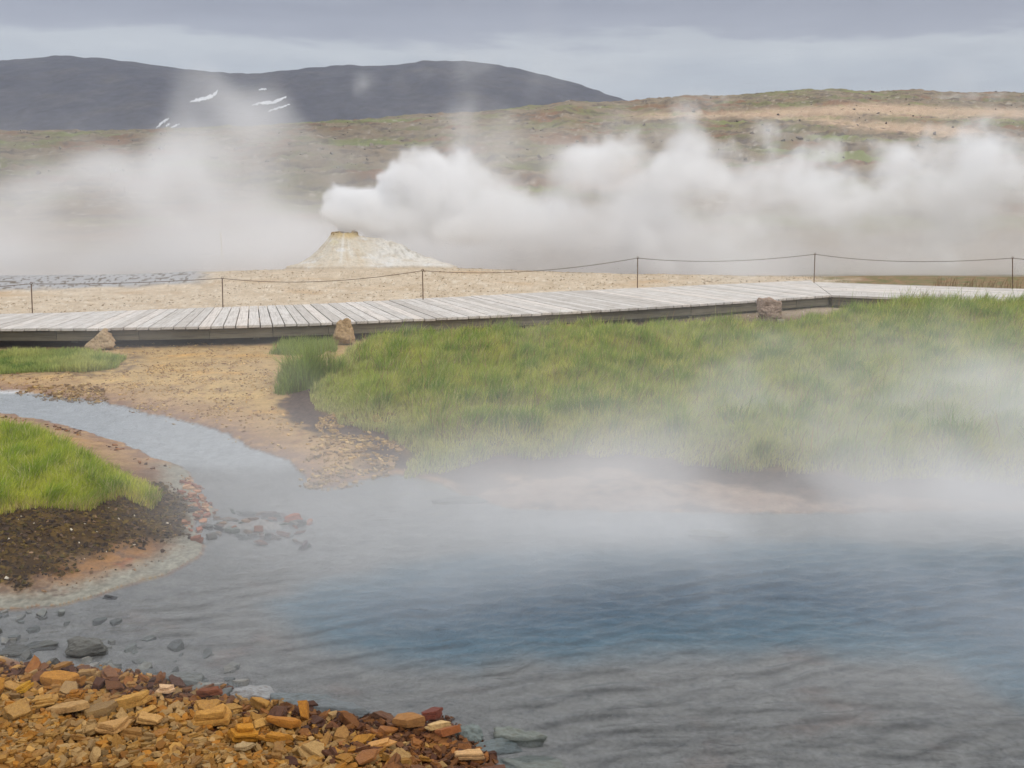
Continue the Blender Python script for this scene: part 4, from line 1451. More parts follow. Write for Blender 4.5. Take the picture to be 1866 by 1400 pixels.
# ------------------------------------------------------------------ rope fence
def tube(bm, pts, r, seg=6):
    rings = []
    for i, p in enumerate(pts):
        p = Vector(p)
        a = Vector(pts[max(i - 1, 0)]); b = Vector(pts[min(i + 1, len(pts) - 1)])
        t = (b - a).normalized()
        s = t.cross(Vector((0, 0, 1)) if abs(t.z) < 0.9 else Vector((1, 0, 0))).normalized()
        q = s.cross(t)
        rings.append([bm.verts.new(p + (s * math.cos(k * 2 * math.pi / seg) + q * math.sin(k * 2 * math.pi / seg)) * r) for k in range(seg)])
    for a, b in zip(rings, rings[1:]):
        for k in range(seg):
            bm.faces.new((a[k], a[(k + 1) % seg], b[(k + 1) % seg], b[k]))
    bm.faces.new(rings[0][::-1]); bm.faces.new(rings[-1])


def simple_material(name, c0, c1, scale, rough=0.7, metal=0.0):
    m, nt, out = newmat(name)
    b = principled(nt, out, rough, 0.3)
    b.inputs['Metallic'].default_value = metal
    geo = N(nt, 'ShaderNodeNewGeometry')
    n1 = noise(nt, geo.outputs['Position'], scale, 5, 0.6)
    r = ramp(nt, n1.outputs['Fac'], [(0.3, c0), (0.7, c1)])
    nt.links.new(r.outputs[0], b.inputs['Base Color'])
    bump(nt, n1.outputs['Fac'], 0.3, 0.01, b)
    return m


def make_fence():
    pm = simple_material('rusty_iron', lin(84, 62, 48), lin(120, 98, 78), 30, 0.75)
    rm = simple_material('rope_fibre', lin(92, 80, 68), lin(124, 108, 90), 60, 0.9)
    posts = [((-330, 590), (-330, 535)), ((57, 572), (57, 518)), ((405, 559), (405, 508)), ((771, 547), (770, 494)), ((1162, 526), (1162, 471)),
             ((1484, 516), (1485, 464)), ((1848, 527), (1845, 471)), ((2250, 545), (2250, 490))]
    root = empty('rope_fence', (0, 17, 0))
    tag(root, 'low fence of thin rusty stakes joined by one sagging rope', 'fence')
    tops = []
    for (bx, by), (tx, ty) in posts:
        b = at(bx, by, DECK_Z)
        Y = b[1] + 0.06
        t = at_depth(tx, ty, Y)
        base = np.array((b[0] * Y / b[1], Y, float(ground_z(np.array([b[0]]), np.array([Y]))[0]) - 0.05))
        bm = bmesh.new()
        tube(bm, [base, base * 0.5 + t * 0.5, t], 0.0095, 7)
        # loop for the rope
        ring = [t + np.array((0.02 * math.cos(a), 0, 0.02 * math.sin(a) + 0.012)) for a in np.linspace(0, 2 * math.pi, 9)]
        tube(bm, ring, 0.005, 5)
        me = bpy.data.meshes.new('fence_stake'); bm.to_mesh(me); bm.free()
        o = obj('fence_stake', me, pm, root)
        tops.append(t + np.array((0, 0, 0.005)))
    sag = [0.04, 0.03, 0.12, 0.13, 0.10, 0.11, 0.06, 0.05]
    pts = []
    for i in range(len(tops) - 1):
        for t in np.linspace(0, 1, 26, endpoint=False):
            p = tops[i] * (1 - t) + tops[i + 1] * t
            s = sag[i] * 4 * t * (1 - t) * (1.12 - 0.24 * t)
            pts.append(p - np.array((0, 0, s)))
    pts.append(tops[-1])
    bm = bmesh.new()
    tube(bm, pts, 0.0058, 6)
    me = bpy.data.meshes.new('rope'); bm.to_mesh(me); bm.free()
    obj('rope', me, rm, root)
    for o in root.children:
        o.matrix_parent_inverse = Matrix.Translation((0, -17, 0))
    # lone stake in the steam behind
    Y = 33.5
    a = at_depth(404, 455, Y); b = at_depth(403, 424, Y)
    bm = bmesh.new()
    tube(bm, [(0, 0, -0.3), (0, 0, 0.3), (-0.01, 0, b[2] - a[2])], 0.016, 7)
    me = bpy.data.meshes.new('marker_stake'); bm.to_mesh(me); bm.free()
    o = obj('marker_stake', me, simple_material('stake_wood', lin(196, 186, 150), lin(214, 204, 170), 20, 0.8), loc=(a[0], Y, a[2]))
    tag(o, 'thin pale stake standing alone in steam left of the white cone', 'stake')


# ------------------------------------------------------------------ the white cone
def make_cone():
    top = at(631, 424, 1.25)
    base = at(690, 492, 0.42)
    Yc = base[1] + 0.9
    pxm = Yc / FP * 1.0
    X1 = (631 - 933) * pxm * 1.0
    zg = 0.40
    ztop = at_depth(631, 425, Yc)[2]
    hh = ztop - zg
    m, nt, out = newmat('white_sinter')
    b = principled(nt, out, 0.8, 0.3)
    col = N(nt, 'ShaderNodeVertexColor', layer_name='Col')
    geo = N(nt, 'ShaderNodeNewGeometry')
    n1 = noise(nt, geo.outputs['Position'], 14, 6, 0.65)
    r1 = ramp(nt, n1.outputs['Fac'], [(0.3, 0.82), (0.55, 1.0), (0.75, 1.08)])
    c = mulcol(nt, col.outputs[0], r1.outputs[0], 0.85)
    nt.links.new(c.outputs[2], b.inputs['Base Color'])
    bump(nt, n1.outputs['Fac'], 0.6, 0.05, b)
    na, nr = 420, 170
    th = np.linspace(0, 2 * math.pi, na)
    rr = np.concatenate([np.linspace(0.0, 0.36, 40), 0.36 + 2.9 * np.linspace(0.005, 1, nr - 40) ** 1.15])
    T, R = np.meshgrid(th, rr)
    x = R * np.cos(T) * 1.0; y = R * np.sin(T) * 0.9
    T2 = np.array((1.12, 0.0))

    def height(x, y):
        wob = 1 + 0.10 * fbm(x * 1.4 + 3, y * 1.4, 3, 701)
        r = np.hypot(x, y) * wob
        f = np.clip(1 - (r - 0.31) / 1.50, 0, 1) ** 2.3
        f = np.where(r < 0.31, 1.0, f)
        # right shoulder ridge falling to the right
        tt = np.clip((x - 0.25) / 2.65, -0.2, 1.0)
        crest = 0.93 * (1 - sst(0.25, 1.02, tt)) * sst(-0.15, 0.10, tt)
        crest = np.where(tt > 0, np.interp(tt, [0, .12, .28, .42, .55, .75, 1.0], [.92, .89, .84, .71, .50, .25, .0]), 0)
        dy = np.abs(y + 0.05 + 0.12 * np.sin(x * 2.3)) / (0.75 + 0.35 * tt)
        g = crest * np.clip(1 - dy, 0, 1) ** 1.15
        h = np.maximum(f, g)
        k = 0.06
        h = np.maximum(h, h + 0) + k * np.exp(-((f - g) / 0.15) ** 2) * (h > 0.05) * (h < 0.85)
        crat = 0.5 * sst(0.27, 0.10, r)
        h = h - crat
        return h
    hz = height(x, y)
    slope_r = fbm(x * 3, y * 3, 4, 711)
    rough_zone = sst(0.75, 1.05, x) * sst(2.3, 1.8, x) * sst(0.2, 0.4, hz) * sst(0.85, 0.2, np.abs(y + 0.25))
    z = hz * hh + 0.04 * slope_r * sst(0.0, 0.2, hz) + 0.05 * fbm(x * 9, y * 9, 3, 712) * rough_zone
    z = z + 0.012 * fbm(x * 12, y * 7, 3, 713) * (hz > 0.03)
    gz = ground_z(x.ravel() + X1, y.ravel() + Yc).reshape(x.shape) - zg
    z = np.maximum(z, 0) + gz - 0.05 * sst(2.2, 3.1, R) - 0.01
    n2 = fbm(x * 2.2, z * 4 + y * 2, 4, 720); n3 = fbm(x * 8, y * 8, 3, 721)
    C = np.zeros(x.shape + (3,)); C[:] = lin(208, 198, 180)

    def mx(mask, c):
        mk = np.clip(mask, 0, 1)[..., None]
        C[:] = C * (1 - mk) + np.asarray(c) * mk
    mx(sst(0.5, 0.0, hz + 0.12 * n2) * 0.8, lin(204, 190, 170))
    mx(sst(0.1, 0.45, n2) * 0.6, lin(222, 221, 219))
    mx(sst(0.25, 0.5, n3 + 0.4 * n2) * 0.5, lin(196, 170, 136))
    mx(sst(0.55, 0.95, x) * (hz > 0.1) * 0.6, lin(218, 216, 211))
    mx(sst(0.05, 0.4, fbm(x * 2.6, z * 9 + y, 4, 741)) * (hz > 0.08) * 0.5, lin(186, 172, 150))
    mx(rough_zone * sst(0.05, 0.35, n3) * 0.6, lin(168, 162, 150))
    mx(sst(0.78, 0.95, hz) * sst(0.62, 0.36, np.hypot(x, y)) * 0.85, lin(206, 180, 126))
    mx(sst(0.1, 0.4, fbm(x * 3.1 + 7, y * 3.3, 3, 725)) * sst(0.6, 0.9, hz) * sst(1.1, .6, x) * 0.65, lin(218, 206, 150))
    strk = fbm(np.arctan2(y, x) * 5.0, R * 0.8, 4, 730)
    mx(sst(0.1, 0.5, strk) * sst(0.95, 0.6, hz) * sst(0.05, 0.3, hz) * 0.55, lin(190, 166, 130))
    mx(sst(0.1, 0.5, -strk) * sst(0.1, 0.3, hz) * 0.4, lin(228, 227, 222))
    mx(sst(0.14, 0.0, hz + 0.05 * n2), lin(192, 174, 150))
    V = np.stack([x.ravel(), y.ravel(), z.ravel()], 1)
    me = mesh_np('sinter_cone', V, grid_quads(nr, na), None, C.reshape(-1, 3))
    cone = obj('sinter_cone', me, m, loc=(X1, Yc, zg))
    tag(cone, 'white sinter cone with an ochre crusted vent blowing steam', 'geyser cone')
    # crusted vent rim
    bm = bmesh.new()
    from mathutils import noise as mn
    rings = []
    ns, nq = 64, 12
    for i in range(ns):
        a = i * 2 * math.pi / ns
        ring = []
        for j in range(nq):
            b2 = j * 2 * math.pi / nq
            q = Vector((math.cos(a) * 3, math.sin(a) * 3, 5))
            rad = 0.05 * (1 + 0.9 * mn.noise(q * 1.6) + 0.4 * mn.noise(q * 4))
            R0 = 0.27 * (1 + 0.18 * mn.noise(q * 0.9))
            p = Vector(((R0 + rad * math.cos(b2)) * math.cos(a), (R0 + rad * math.cos(b2)) * math.sin(a) * 0.9, rad * 0.95 * math.sin(b2)))
            p += mn.noise_vector(p * 12) * 0.035 + Vector((0, 0, 0.05 * mn.noise(q * 1.1)))
            ring.append(bm.verts.new(p))
        rings.append(ring)
    for i in range(ns):
        for j in range(nq):
            bm.faces.new((rings[i][j], rings[(i + 1) % ns][j], rings[(i + 1) % ns][(j + 1) % nq], rings[i][(j + 1) % nq]))
    bmesh.ops.recalc_face_normals(bm, faces=bm.faces)
    mer = bpy.data.meshes.new('vent_rim'); bm.to_mesh(mer); bm.free()
    mer.polygons.foreach_set('use_smooth', np.ones(len(mer.polygons), bool))
    rimm = simple_material('vent_crust', lin(140, 104, 62), lin(206, 184, 136), 7, 0.85)
    o = obj('vent_rim', mer, rimm, cone, loc=(0, 0, hh - 0.03))
    return np.array((X1, Yc, ztop))


# ------------------------------------------------------------------ steam: real volumes on voxel grids
def up_axis(lat, n, axis, period_off):
    """cubic b-spline upsampling of a lattice along one axis to n samples"""
    m = lat.shape[axis]
    u = period_off + np.linspace(0, m - 4 - 1e-6, n) if n > 1 else np.zeros(1)
    i0 = np.floor(u).astype(int); f = u - i0
    w = [(1 - f) ** 3 / 6, (3 * f ** 3 - 6 * f ** 2 + 4) / 6, (-3 * f ** 3 + 3 * f ** 2 + 3 * f + 1) / 6, f ** 3 / 6]
    out = 0
    for k in range(4):
        sl = np.take(lat, np.clip(i0 + k, 0, m - 1), axis=axis)
        shp = [1, 1, 1]; shp[axis] = n
        out = out + sl * w[k].reshape(shp)
    return out


def noise3(shape, cells, rn):
    lat = rn.normal(size=[max(int(round(c)), 1) + 4 for c in cells]).astype(np.float32)
    for ax in (0, 1, 2):
        lat = up_axis(lat, shape[ax], ax, 0.0).astype(np.float32)
    return lat * 1.9


def fbm3(shape, size, scale, octv, rn, aniso=(1, 1, 1), gain=0.55, billow=False):
    s = 0; a = 1.0; t = 0
    for o in range(octv):
        cells = [size[i] / (scale * aniso[i]) * 2 ** o for i in range(3)]
        cells = [min(c, shape[i] * 0.7) for i, c in enumerate(cells)]
        n = noise3(shape, cells, rn)
        if billow:
            n = np.abs(n) * 1.6 - 0.75
        s = s + a * n; t += a * a; a *= gain
    return s / math.sqrt(t)


def warp3(F, D, amt):
    """sample F at positions moved by the three fields D (in voxels)"""
    sh = F.shape
    idx = np.indices(sh, dtype=np.float32)
    c = []
    for i in range(3):
        c.append(np.clip(idx[i] + D[i] * amt[i], 0, sh[i] - 1.001))
    i0 = [np.floor(q).astype(np.int32) for q in c]
    f = [q - p for q, p in zip(c, i0)]
    out = 0
    for dx in (0, 1):
        for dy in (0, 1):
            for dz in (0, 1):
                w = (f[0] if dx else 1 - f[0]) * (f[1] if dy else 1 - f[1]) * (f[2] if dz else 1 - f[2])
                out = out + w * F[i0[0] + dx, i0[1] + dy, i0[2] + dz]
    return out


def steam_material(name, color=(0.996, 0.996, 0.998), aniso=0.0):
    m, nt, out = newmat(name)
    v = N(nt, 'ShaderNodeVolumePrincipled')
    v.inputs['Color'].default_value = (*color, 1)
    v.inputs['Density'].default_value = 1.0
    v.inputs['Density Attribute'].default_value = 'density'
    v.inputs['Anisotropy'].default_value = aniso
    nt.links.new(v.outputs[0], out.inputs['Volume'])
    return m


def steam_volume(name, lo, hi, D, mat, label, group=None):
    """D: density array (nx, ny, nz) over the box lo..hi; kept as voxels of the object's own points and turned into a fog grid"""
    nx, ny, nz = D.shape
    me = bpy.data.meshes.new(name)
    nv = nx * ny * nz
    me.vertices.add(nv)
    ix = np.indices(D.shape).reshape(3, -1).T.astype(np.float32)
    st = (np.array(hi) - np.array(lo)) / (np.array(D.shape) - 1)
    me.vertices.foreach_set('co', (np.array(lo, np.float32) + ix * st.astype(np.float32)).ravel())
    a = me.attributes.new('rho', 'FLOAT', 'POINT')
    a.data.foreach_set('value', np.ascontiguousarray(D, np.float32).ravel())
    o = obj(name, me)
    ng = bpy.data.node_groups.new(name + '_grid', 'GeometryNodeTree')
    ng.interface.new_socket('Geometry', in_out='INPUT', socket_type='NodeSocketGeometry')
    ng.interface.new_socket('Geometry', in_out='OUTPUT', socket_type='NodeSocketGeometry')
    gi = ng.nodes.new('NodeGroupInput'); go = ng.nodes.new('NodeGroupOutput')
    vc = ng.nodes.new('GeometryNodeVolumeCube')
    vc.inputs['Min'].default_value = lo; vc.inputs['Max'].default_value = hi
    vc.inputs['Resolution X'].default_value = nx
    vc.inputs['Resolution Y'].default_value = ny
    vc.inputs['Resolution Z'].default_value = nz
    vc.inputs['Background'].default_value = 0
    pos = ng.nodes.new('GeometryNodeInputPosition')
    sub = ng.nodes.new('ShaderNodeVectorMath'); sub.operation = 'SUBTRACT'; sub.inputs[1].default_value = lo
    ng.links.new(pos.outputs[0], sub.inputs[0])
    dv = ng.nodes.new('ShaderNodeVectorMath'); dv.operation = 'DIVIDE'; dv.inputs[1].default_value = st
    ng.links.new(sub.outputs[0], dv.inputs[0])
    ad = ng.nodes.new('ShaderNodeVectorMath'); ad.operation = 'ADD'; ad.inputs[1].default_value = (0.5, 0.5, 0.5)
    ng.links.new(dv.outputs[0], ad.inputs[0])
    fl = ng.nodes.new('ShaderNodeVectorMath'); fl.operation = 'FLOOR'
    ng.links.new(ad.outputs[0], fl.inputs[0])
    dt = ng.nodes.new('ShaderNodeVectorMath'); dt.operation = 'DOT_PRODUCT'; dt.inputs[1].default_value = (ny * nz, nz, 1)
    ng.links.new(fl.outputs[0], dt.inputs[0])
    si = ng.nodes.new('GeometryNodeSampleIndex'); si.data_type = 'FLOAT'; si.domain = 'POINT'; si.clamp = True
    na = ng.nodes.new('GeometryNodeInputNamedAttribute'); na.data_type = 'FLOAT'; na.inputs['Name'].default_value = 'rho'
    ng.links.new(gi.outputs[0], si.inputs['Geometry'])
    ng.links.new(na.outputs['Attribute'], si.inputs['Value'])
    ng.links.new(dt.outputs['Value'], si.inputs['Index'])
    ng.links.new(si.outputs['Value'], vc.inputs['Density'])
    sm = ng.nodes.new('GeometryNodeSetMaterial'); sm.inputs['Material'].default_value = mat
    ng.links.new(vc.outputs[0], sm.inputs[0])
    ng.links.new(sm.outputs[0], go.inputs[0])
    md = o.modifiers.new('fog', 'NODES'); md.node_group = ng
    me.materials.append(mat)
    tag(o, label, 'steam', group, 'stuff')
    return o


def puffs(G, P, soft=1.4):
    """soft union of ellipsoids; P rows: px, py, Y, radius px, strength, depth radius m (0 = same), x stretch"""
    X, Y, Z = G
    E = np.zeros((X.shape[0], Y.shape[1], Z.shape[2]), np.float32)
    for px, py, yy, rp, s, dr, sx in P:
        c = at_depth(px, py, yy)
        r = rp * yy / FP
        gx = np.exp(-soft * ((X - c[0]) / (r * sx)) ** 2)
        gy = np.exp(-soft * ((Y - c[1]) / (dr or r)) ** 2)
        gz = np.exp(-soft * ((Z - c[2]) / r) ** 2)
        E += s * (gx * gy) * gz
    return 1 - np.exp(-E)


def turb(n, size, scale, octv, rn, gain=0.55):
    return [fbm3(n, size, scale, octv, rn, (1, 1, 1), gain) for _ in range(3)]


def grid_box(lo, hi, vox):
    n = [int((hi[i] - lo[i]) / vox) + 1 for i in range(3)]
    ax = [np.linspace(lo[i], hi[i], n[i], dtype=np.float32) for i in range(3)]
    return n, (ax[0][:, None, None], ax[1][None, :, None], ax[2][None, None, :])


def fade_edges(D, k=5, bottom=True):
    for a in range(3):
        n = D.shape[a]
        up = np.arange(n) if (bottom or a < 2) else np.full(n, k)
        w = np.clip(np.minimum(up, np.arange(n)[::-1]) / k, 0, 1)
        sh = [1, 1, 1]; sh[a] = n
        D = D * w.reshape(sh)
    return D


def make_steam(vent):
    sm = steam_material('steam')
    vy = vent[1]
    # ---- the plume from the cone and the billows it drifts into
    lo, hi = (-5.2, vy - 1.6, -0.8), (20.0, vy + 10.0, 6.0)
    vox = 0.092
    n, G = grid_box(lo, hi, vox)
    size = [hi[i] - lo[i] for i in range(3)]
    rn = np.random.RandomState(2)
    core = [(629, 414, vy, 15, 1.0, .3, 1), (622, 392, vy, 26, 1.1, .5, 1), (616, 376, vy, 26, 1.1, .5, 1), (634, 352, vy + .1, 26, 1.1, .5, 1),
            (660, 372, vy + .2, 42, 1.1, .8, 1), (690, 340, vy + .4, 34, 1.0, .8, 1), (712, 380, vy + .5, 50, 1.1, 1.0, 1.2), (735, 315, vy + .6, 40, 1, 1, 1),
            (775, 310, vy + .8, 38, .95, 1, 1), (790, 365, vy + 1, 58, 1.05, 1.3, 1.2), (845, 295, vy + 1.2, 42, .95, 1.1, 1), (870, 355, vy + 1.5, 62, 1.05, 1.5, 1.2),
            (860, 415, vy + 1.5, 50, 1.0, 1.3, 1.5), (900, 330, vy + 1.8, 45, .9, 1.2, 1.2), (950, 380, vy + 2, 58, 1.0, 1.5, 1.3), (960, 430, vy + 2, 50, 1.0, 1.3, 1.6),
            (1030, 400, vy + 2.4, 60, .95, 1.5, 1.4), (1060, 450, vy + 2.6, 45, .9, 1.4, 2)]
    core = [(a, b, c, d, e * 1.15, f, g) for a, b, c, d, e, f, g in core]
    bill = [(900, 400, vy + 2.4, 60, .5, 1.5, 1.5), (980, 380, vy + 2.8, 60, .75, 1.6, 1.5), (1060, 375, vy + 3, 60, .85, 1.6, 1.4), (1000, 440, vy + 2.8, 55, .9, 1.6, 2.0), (1110, 420, vy + 3, 60, .9, 1.6, 1.6), (1120, 350, vy + 3, 50, .85, 1.6, 1), (1150, 310, vy + 3.2, 45, .9, 1.5, 1), (1175, 380, vy + 3.2, 70, .95, 1.8, 1.2), (1215, 300, vy + 3.4, 55, .95, 1.7, 1),
            (1265, 265, vy + 3.5, 50, .95, 1.6, 1), (1310, 262, vy + 3.6, 45, .9, 1.5, 1), (1290, 320, vy + 3.6, 65, .95, 1.8, 1.2), (1240, 400, vy + 3.4, 70, .95, 1.8, 1.4),
            (1350, 310, vy + 3.8, 52, .85, 1.6, 1.1), (1350, 390, vy + 3.8, 70, .9, 1.8, 1.4), (1420, 320, vy + 4, 45, .75, 1.5, 1.3), (1450, 390, vy + 4, 65, .85, 1.8, 1.4),
            (1520, 350, vy + 4.3, 45, .7, 1.5, 1.3), (1560, 400, vy + 4.4, 65, .8, 1.8, 1.4), (1590, 345, vy + 4.6, 45, .7, 1.5, 1.2), (1660, 390, vy + 4.8, 70, .78, 1.8, 1.3),
            (1660, 340, vy + 4.8, 40, .65, 1.5, 1.3), (1740, 340, vy + 5, 48, .7, 1.6, 1), (1775, 300, vy + 5, 40, .5, 1.5, 1), (1795, 275, vy + 5, 32, .4, 1.4, 1),
            (1830, 330, vy + 5.2, 58, .6, 1.6, 1), (1866, 320, vy + 5.4, 50, .5, 1.6, 1), (1770, 400, vy + 5, 75, .8, 1.9, 1.3), (1880, 380, vy + 5.4, 80, .8, 2, 1.2),
            (1950, 360, vy + 5.8, 70, .6, 2, 1.3), (2050, 390, vy + 6, 70, .6, 2, 1.4)]
    low = [(x, 462, vy + 2.5 + (x - 850) * 0.004, 34, .8, 2.2, 3) for x in range(860, 2150, 95)]
    nf = fbm3(n, size, 1.6, 5, rn, (1.3, 1, .9), 0.6)
    W = turb(n, size, 1.7, 5, rn, 0.62)
    Ec = puffs(G, core); W2 = turb(n, size, 0.62, 3, rn, 0.6)
    Eb = warp3(warp3(puffs(G, bill), W, (9.5, 7, 8.5)), W2, (3.6, 3, 3.6))
    xs = G[0]
    Db = sst(0.30, 1.0, Eb + 0.22 * nf) * (1.35 + 0.9 * nf)
    Db = Db * np.interp(xs, [2, 6, 10, 16], [1.0, .9, .62, .55])
    # low bank of steam along the ground behind the field
    zz = G[2]; ys = G[1]
    bank = np.exp(-np.clip(zz + 0.1, 0, 9) / (0.55 + 0.55 * sst(2, 8, xs))) * sst(-0.6, 2.6, xs - 0.5) * sst(1.2, 3.2, ys - vy) * sst(hi[1], hi[1] - 2.5, ys)
    bank = bank * 0.34 * np.clip(1 + 0.75 * nf, 0.05, 3)
    veil = sst(0.03, 0.7, np.maximum(Ec, Eb) + 0.08 * nf) * 0.11 * np.clip(1 + nf, 0, 3)
    D = np.clip(Db, 0, None) + bank + veil
    D[D < 0.006] = 0
    D = fade_edges(D, 5, False)
    steam_volume('drifting_steam', lo, hi, D, sm, 'broad white steam bank drifting over the field right of the cone')
    # ---- the dense jet right at the vent, on a finer grid
    lo, hi = (-5.0, vy - 1.5, 0.75), (4.2, vy + 4.4, 4.0)
    n, G = grid_box(lo, hi, 0.062)
    size = [hi[i] - lo[i] for i in range(3)]
    rn = np.random.RandomState(14)
    xs = G[0]
    reach = np.clip((np.sqrt((G[0] - vent[0]) ** 2 + (G[1] - vent[1]) ** 2 + (G[2] - vent[2]) ** 2)) / 1.7, 0.10, 1.0).astype(np.float32)
    W = [w * reach for w in turb(n, size, 1.3, 5, rn, 0.62)]
    B = fbm3(n, size, 0.75, 4, rn, (1, 1, 1), 0.6, True)
    nf = fbm3(n, size, 1.4, 5, rn, (1.2, 1, .9), 0.62)
    E = warp3(puffs(G, core), W, (9.5, 8.0, 9.0))
    fall = np.interp(xs, [-5, -3.2, -1, 1.2, 3.6], [.0, .02, .07, .13, .2])
    edge = np.interp(xs, [-5, -3.4, -1, 1.5], [.62, .66, .82, 1.0])
    D = np.clip((E - 0.16 * B * reach + 0.10 * nf - 0.36 + fall) / (edge - 0.34), 0, 1)
    D = D * D * (3 - 2 * D) * (1 + 0.45 * nf)
    D = np.clip(D * np.interp(xs, [-5, -3.4, -2.4, 0, 3], [4.4, 3.6, 2.3, 1.25, .8]), 0, None)
    D[D < 0.01] = 0
    D = fade_edges(D, 6)
    steam_volume('vent_steam', lo, hi, D, sm, 'dense white steam blown right from the vent of the cone')
    # ---- left veil behind the field
    lo, hi = (-24.0, 24.9, -0.9), (17.0, 41.0, 10.0)
    vox = 0.22
    n, G = grid_box(lo, hi, vox)
    size = [hi[i] - lo[i] for i in range(3)]
    rn = np.random.RandomState(8)
    v = [(20, 400, 34, 70, .5, 3, 1.8), (150, 370, 35, 62, .6, 3, 1.4), (250, 370, 35, 60, .6, 3, 1.2), (330, 370, 35, 70, .9, 3, 1), (400, 380, 35, 70, .9, 3, 1),
         (480, 400, 35, 65, .7, 3, 1.2), (545, 420, 35, 55, .6, 3, 1.2), (200, 330, 35, 45, .4, 3, 1.3),
         (340, 320, 36, 50, 1.5, 3, 1), (362, 255, 36, 52, 1.6, 3, 1), (425, 300, 36, 55, .8, 3, 1), (400, 200, 36.5, 52, 1.2, 3, 1), (455, 178, 37, 50, .9, 2.6, 1.1),
         (520, 200, 37, 55, .6, 2.4, 1.3), (600, 195, 37, 58, .7, 2.4, 1.3), (380, 160, 37, 34, .6, 2, 1), (470, 250, 37, 55, .6, 2.4, 1.2), (560, 270, 37, 65, .5, 2.4, 1.3),
         (850, 150, 37, 38, .5, 2, 1.1), (890, 200, 37, 50, .55, 2, 1.1), (960, 180, 37, 45, .5, 2, 1.2), (1050, 220, 37, 50, .6, 2, 1.2), (1110, 250, 37, 55, .6, 2, 1.2),
         (820, 240, 37, 55, .5, 2, 1.2), (700, 210, 37, 55, .45, 2, 1.2), (1200, 210, 37, 45, .5, 2, 1.2), (1290, 220, 37, 40, .4, 2, 1.5)]
    E = puffs(G, v)
    nf = fbm3(n, size, 3.2, 5, rn, (1, 1, 1.1), 0.6)
    W = turb(n, size, 3.6, 3, rn)
    E = warp3(E, W, (5.5, 3, 5))
    D = sst(0.10, 1.0, E + 0.14 * nf) * 0.40 * np.clip(1 + 0.55 * nf, 0.1, 3)
    zz = G[2]; xs = G[0]; ys = G[1]
    D = D * np.interp(zz, [0, 1.5, 3.5, 7], [1.3, 1.1, .95, .8])
    base = np.exp(-np.clip(zz + 0.3, 0, 20) / 1.15) * 0.19 * np.clip(1 + 0.7 * nf, 0.05, 3) * sst(2.5, -1.0, xs) * sst(lo[1], lo[1] + 2.2, ys)
    D = D + base
    D[D < 0.002] = 0
    D = fade_edges(D)
    steam_volume('veil_steam', lo, hi, D, sm, 'thin grey steam veil rising left of the cone before the moor')
    # ---- mist over the pool and drifting over the meadow
    lo, hi = (-4.4, 4.0, 0.0), (9.6, 14.8, 2.5)
    vox = 0.075
    n, G = grid_box(lo, hi, vox)
    size = [hi[i] - lo[i] for i in range(3)]
    rn = np.random.RandomState(21)
    v = [(1060, 850, 8.6, 50, .45, .7, 1.3), (1160, 820, 8.8, 60, .7, .8, 1.2), (1250, 780, 9.0, 65, .95, .9, 1), (1330, 740, 9.1, 65, .95, .9, 1), (1400, 700, 9.2, 58, .8, .9, 1),
         (1490, 640, 9.5, 52, .7, .9, 1.1), (1565, 600, 9.7, 44, .6, .8, 1.1), (1600, 650, 9.6, 45, .4, .8, 1.1), (1300, 690, 9.2, 40, .5, .8, 1), (1430, 800, 9.0, 70, .9, .9, 1.1), (1550, 800, 9.0, 65, .7, .9, 1.1), (1650, 780, 9.2, 65, .75, 1, 1.1),
         (1750, 750, 9.2, 70, .8, 1, 1.1), (1850, 790, 9.2, 85, .95, 1, 1.1), (1830, 690, 9.6, 50, .5, 1, 1.1), (1950, 780, 9.2, 90, .8, 1, 1.2), (900, 800, 9.2, 60, .32, .7, 1.3),
         (650, 790, 9.2, 55, .28, .6, 1.4), (520, 780, 9.2, 45, .32, .5, 1.3), (620, 690, 10.5, 50, .5, .6, 1.4), (1320, 620, 12, 45, .4, .8, 1.8), (720, 650, 12, 50, .35, .8, 1.8),
         (775, 990, 6.7, 60, .5, .4, .8), (770, 920, 6.8, 40, .35, .4, .8), (1700, 1080, 5.8, 60, .3, .4, 1.5), (1000, 1000, 6.6, 60, .3, .4, 1.5),
         (80, 1330, 4.5, 40, .22, .3, 2.0), (330, 1010, 6.3, 40, .3, .4, 1.5), (1780, 1180, 5.2, 60, .3, .4, 1)]
    E = puffs(G, v)
    nf = fbm3(n, size, 0.9, 5, rn, (1.6, 1.1, 1.0), 0.58)
    W = turb(n, size, 1.0, 4, rn)
    E = warp3(E, W, (5, 3.5, 5))
    D = sst(0.08, 0.95, E + 0.16 * nf) * 0.72 * np.clip(1 + 0.6 * nf, 0.1, 3)
    xs, ys, zz = G
    # how thickly the ground mist lies over each stretch of water and shore
    GX = np.array([200, 450, 700, 950, 1200, 1450, 1700, 1850, 2100], float)
    GY = np.array([600, 700, 780, 850, 900, 930, 960, 1000, 1050, 1100, 1150, 1200, 1300, 1420], float)
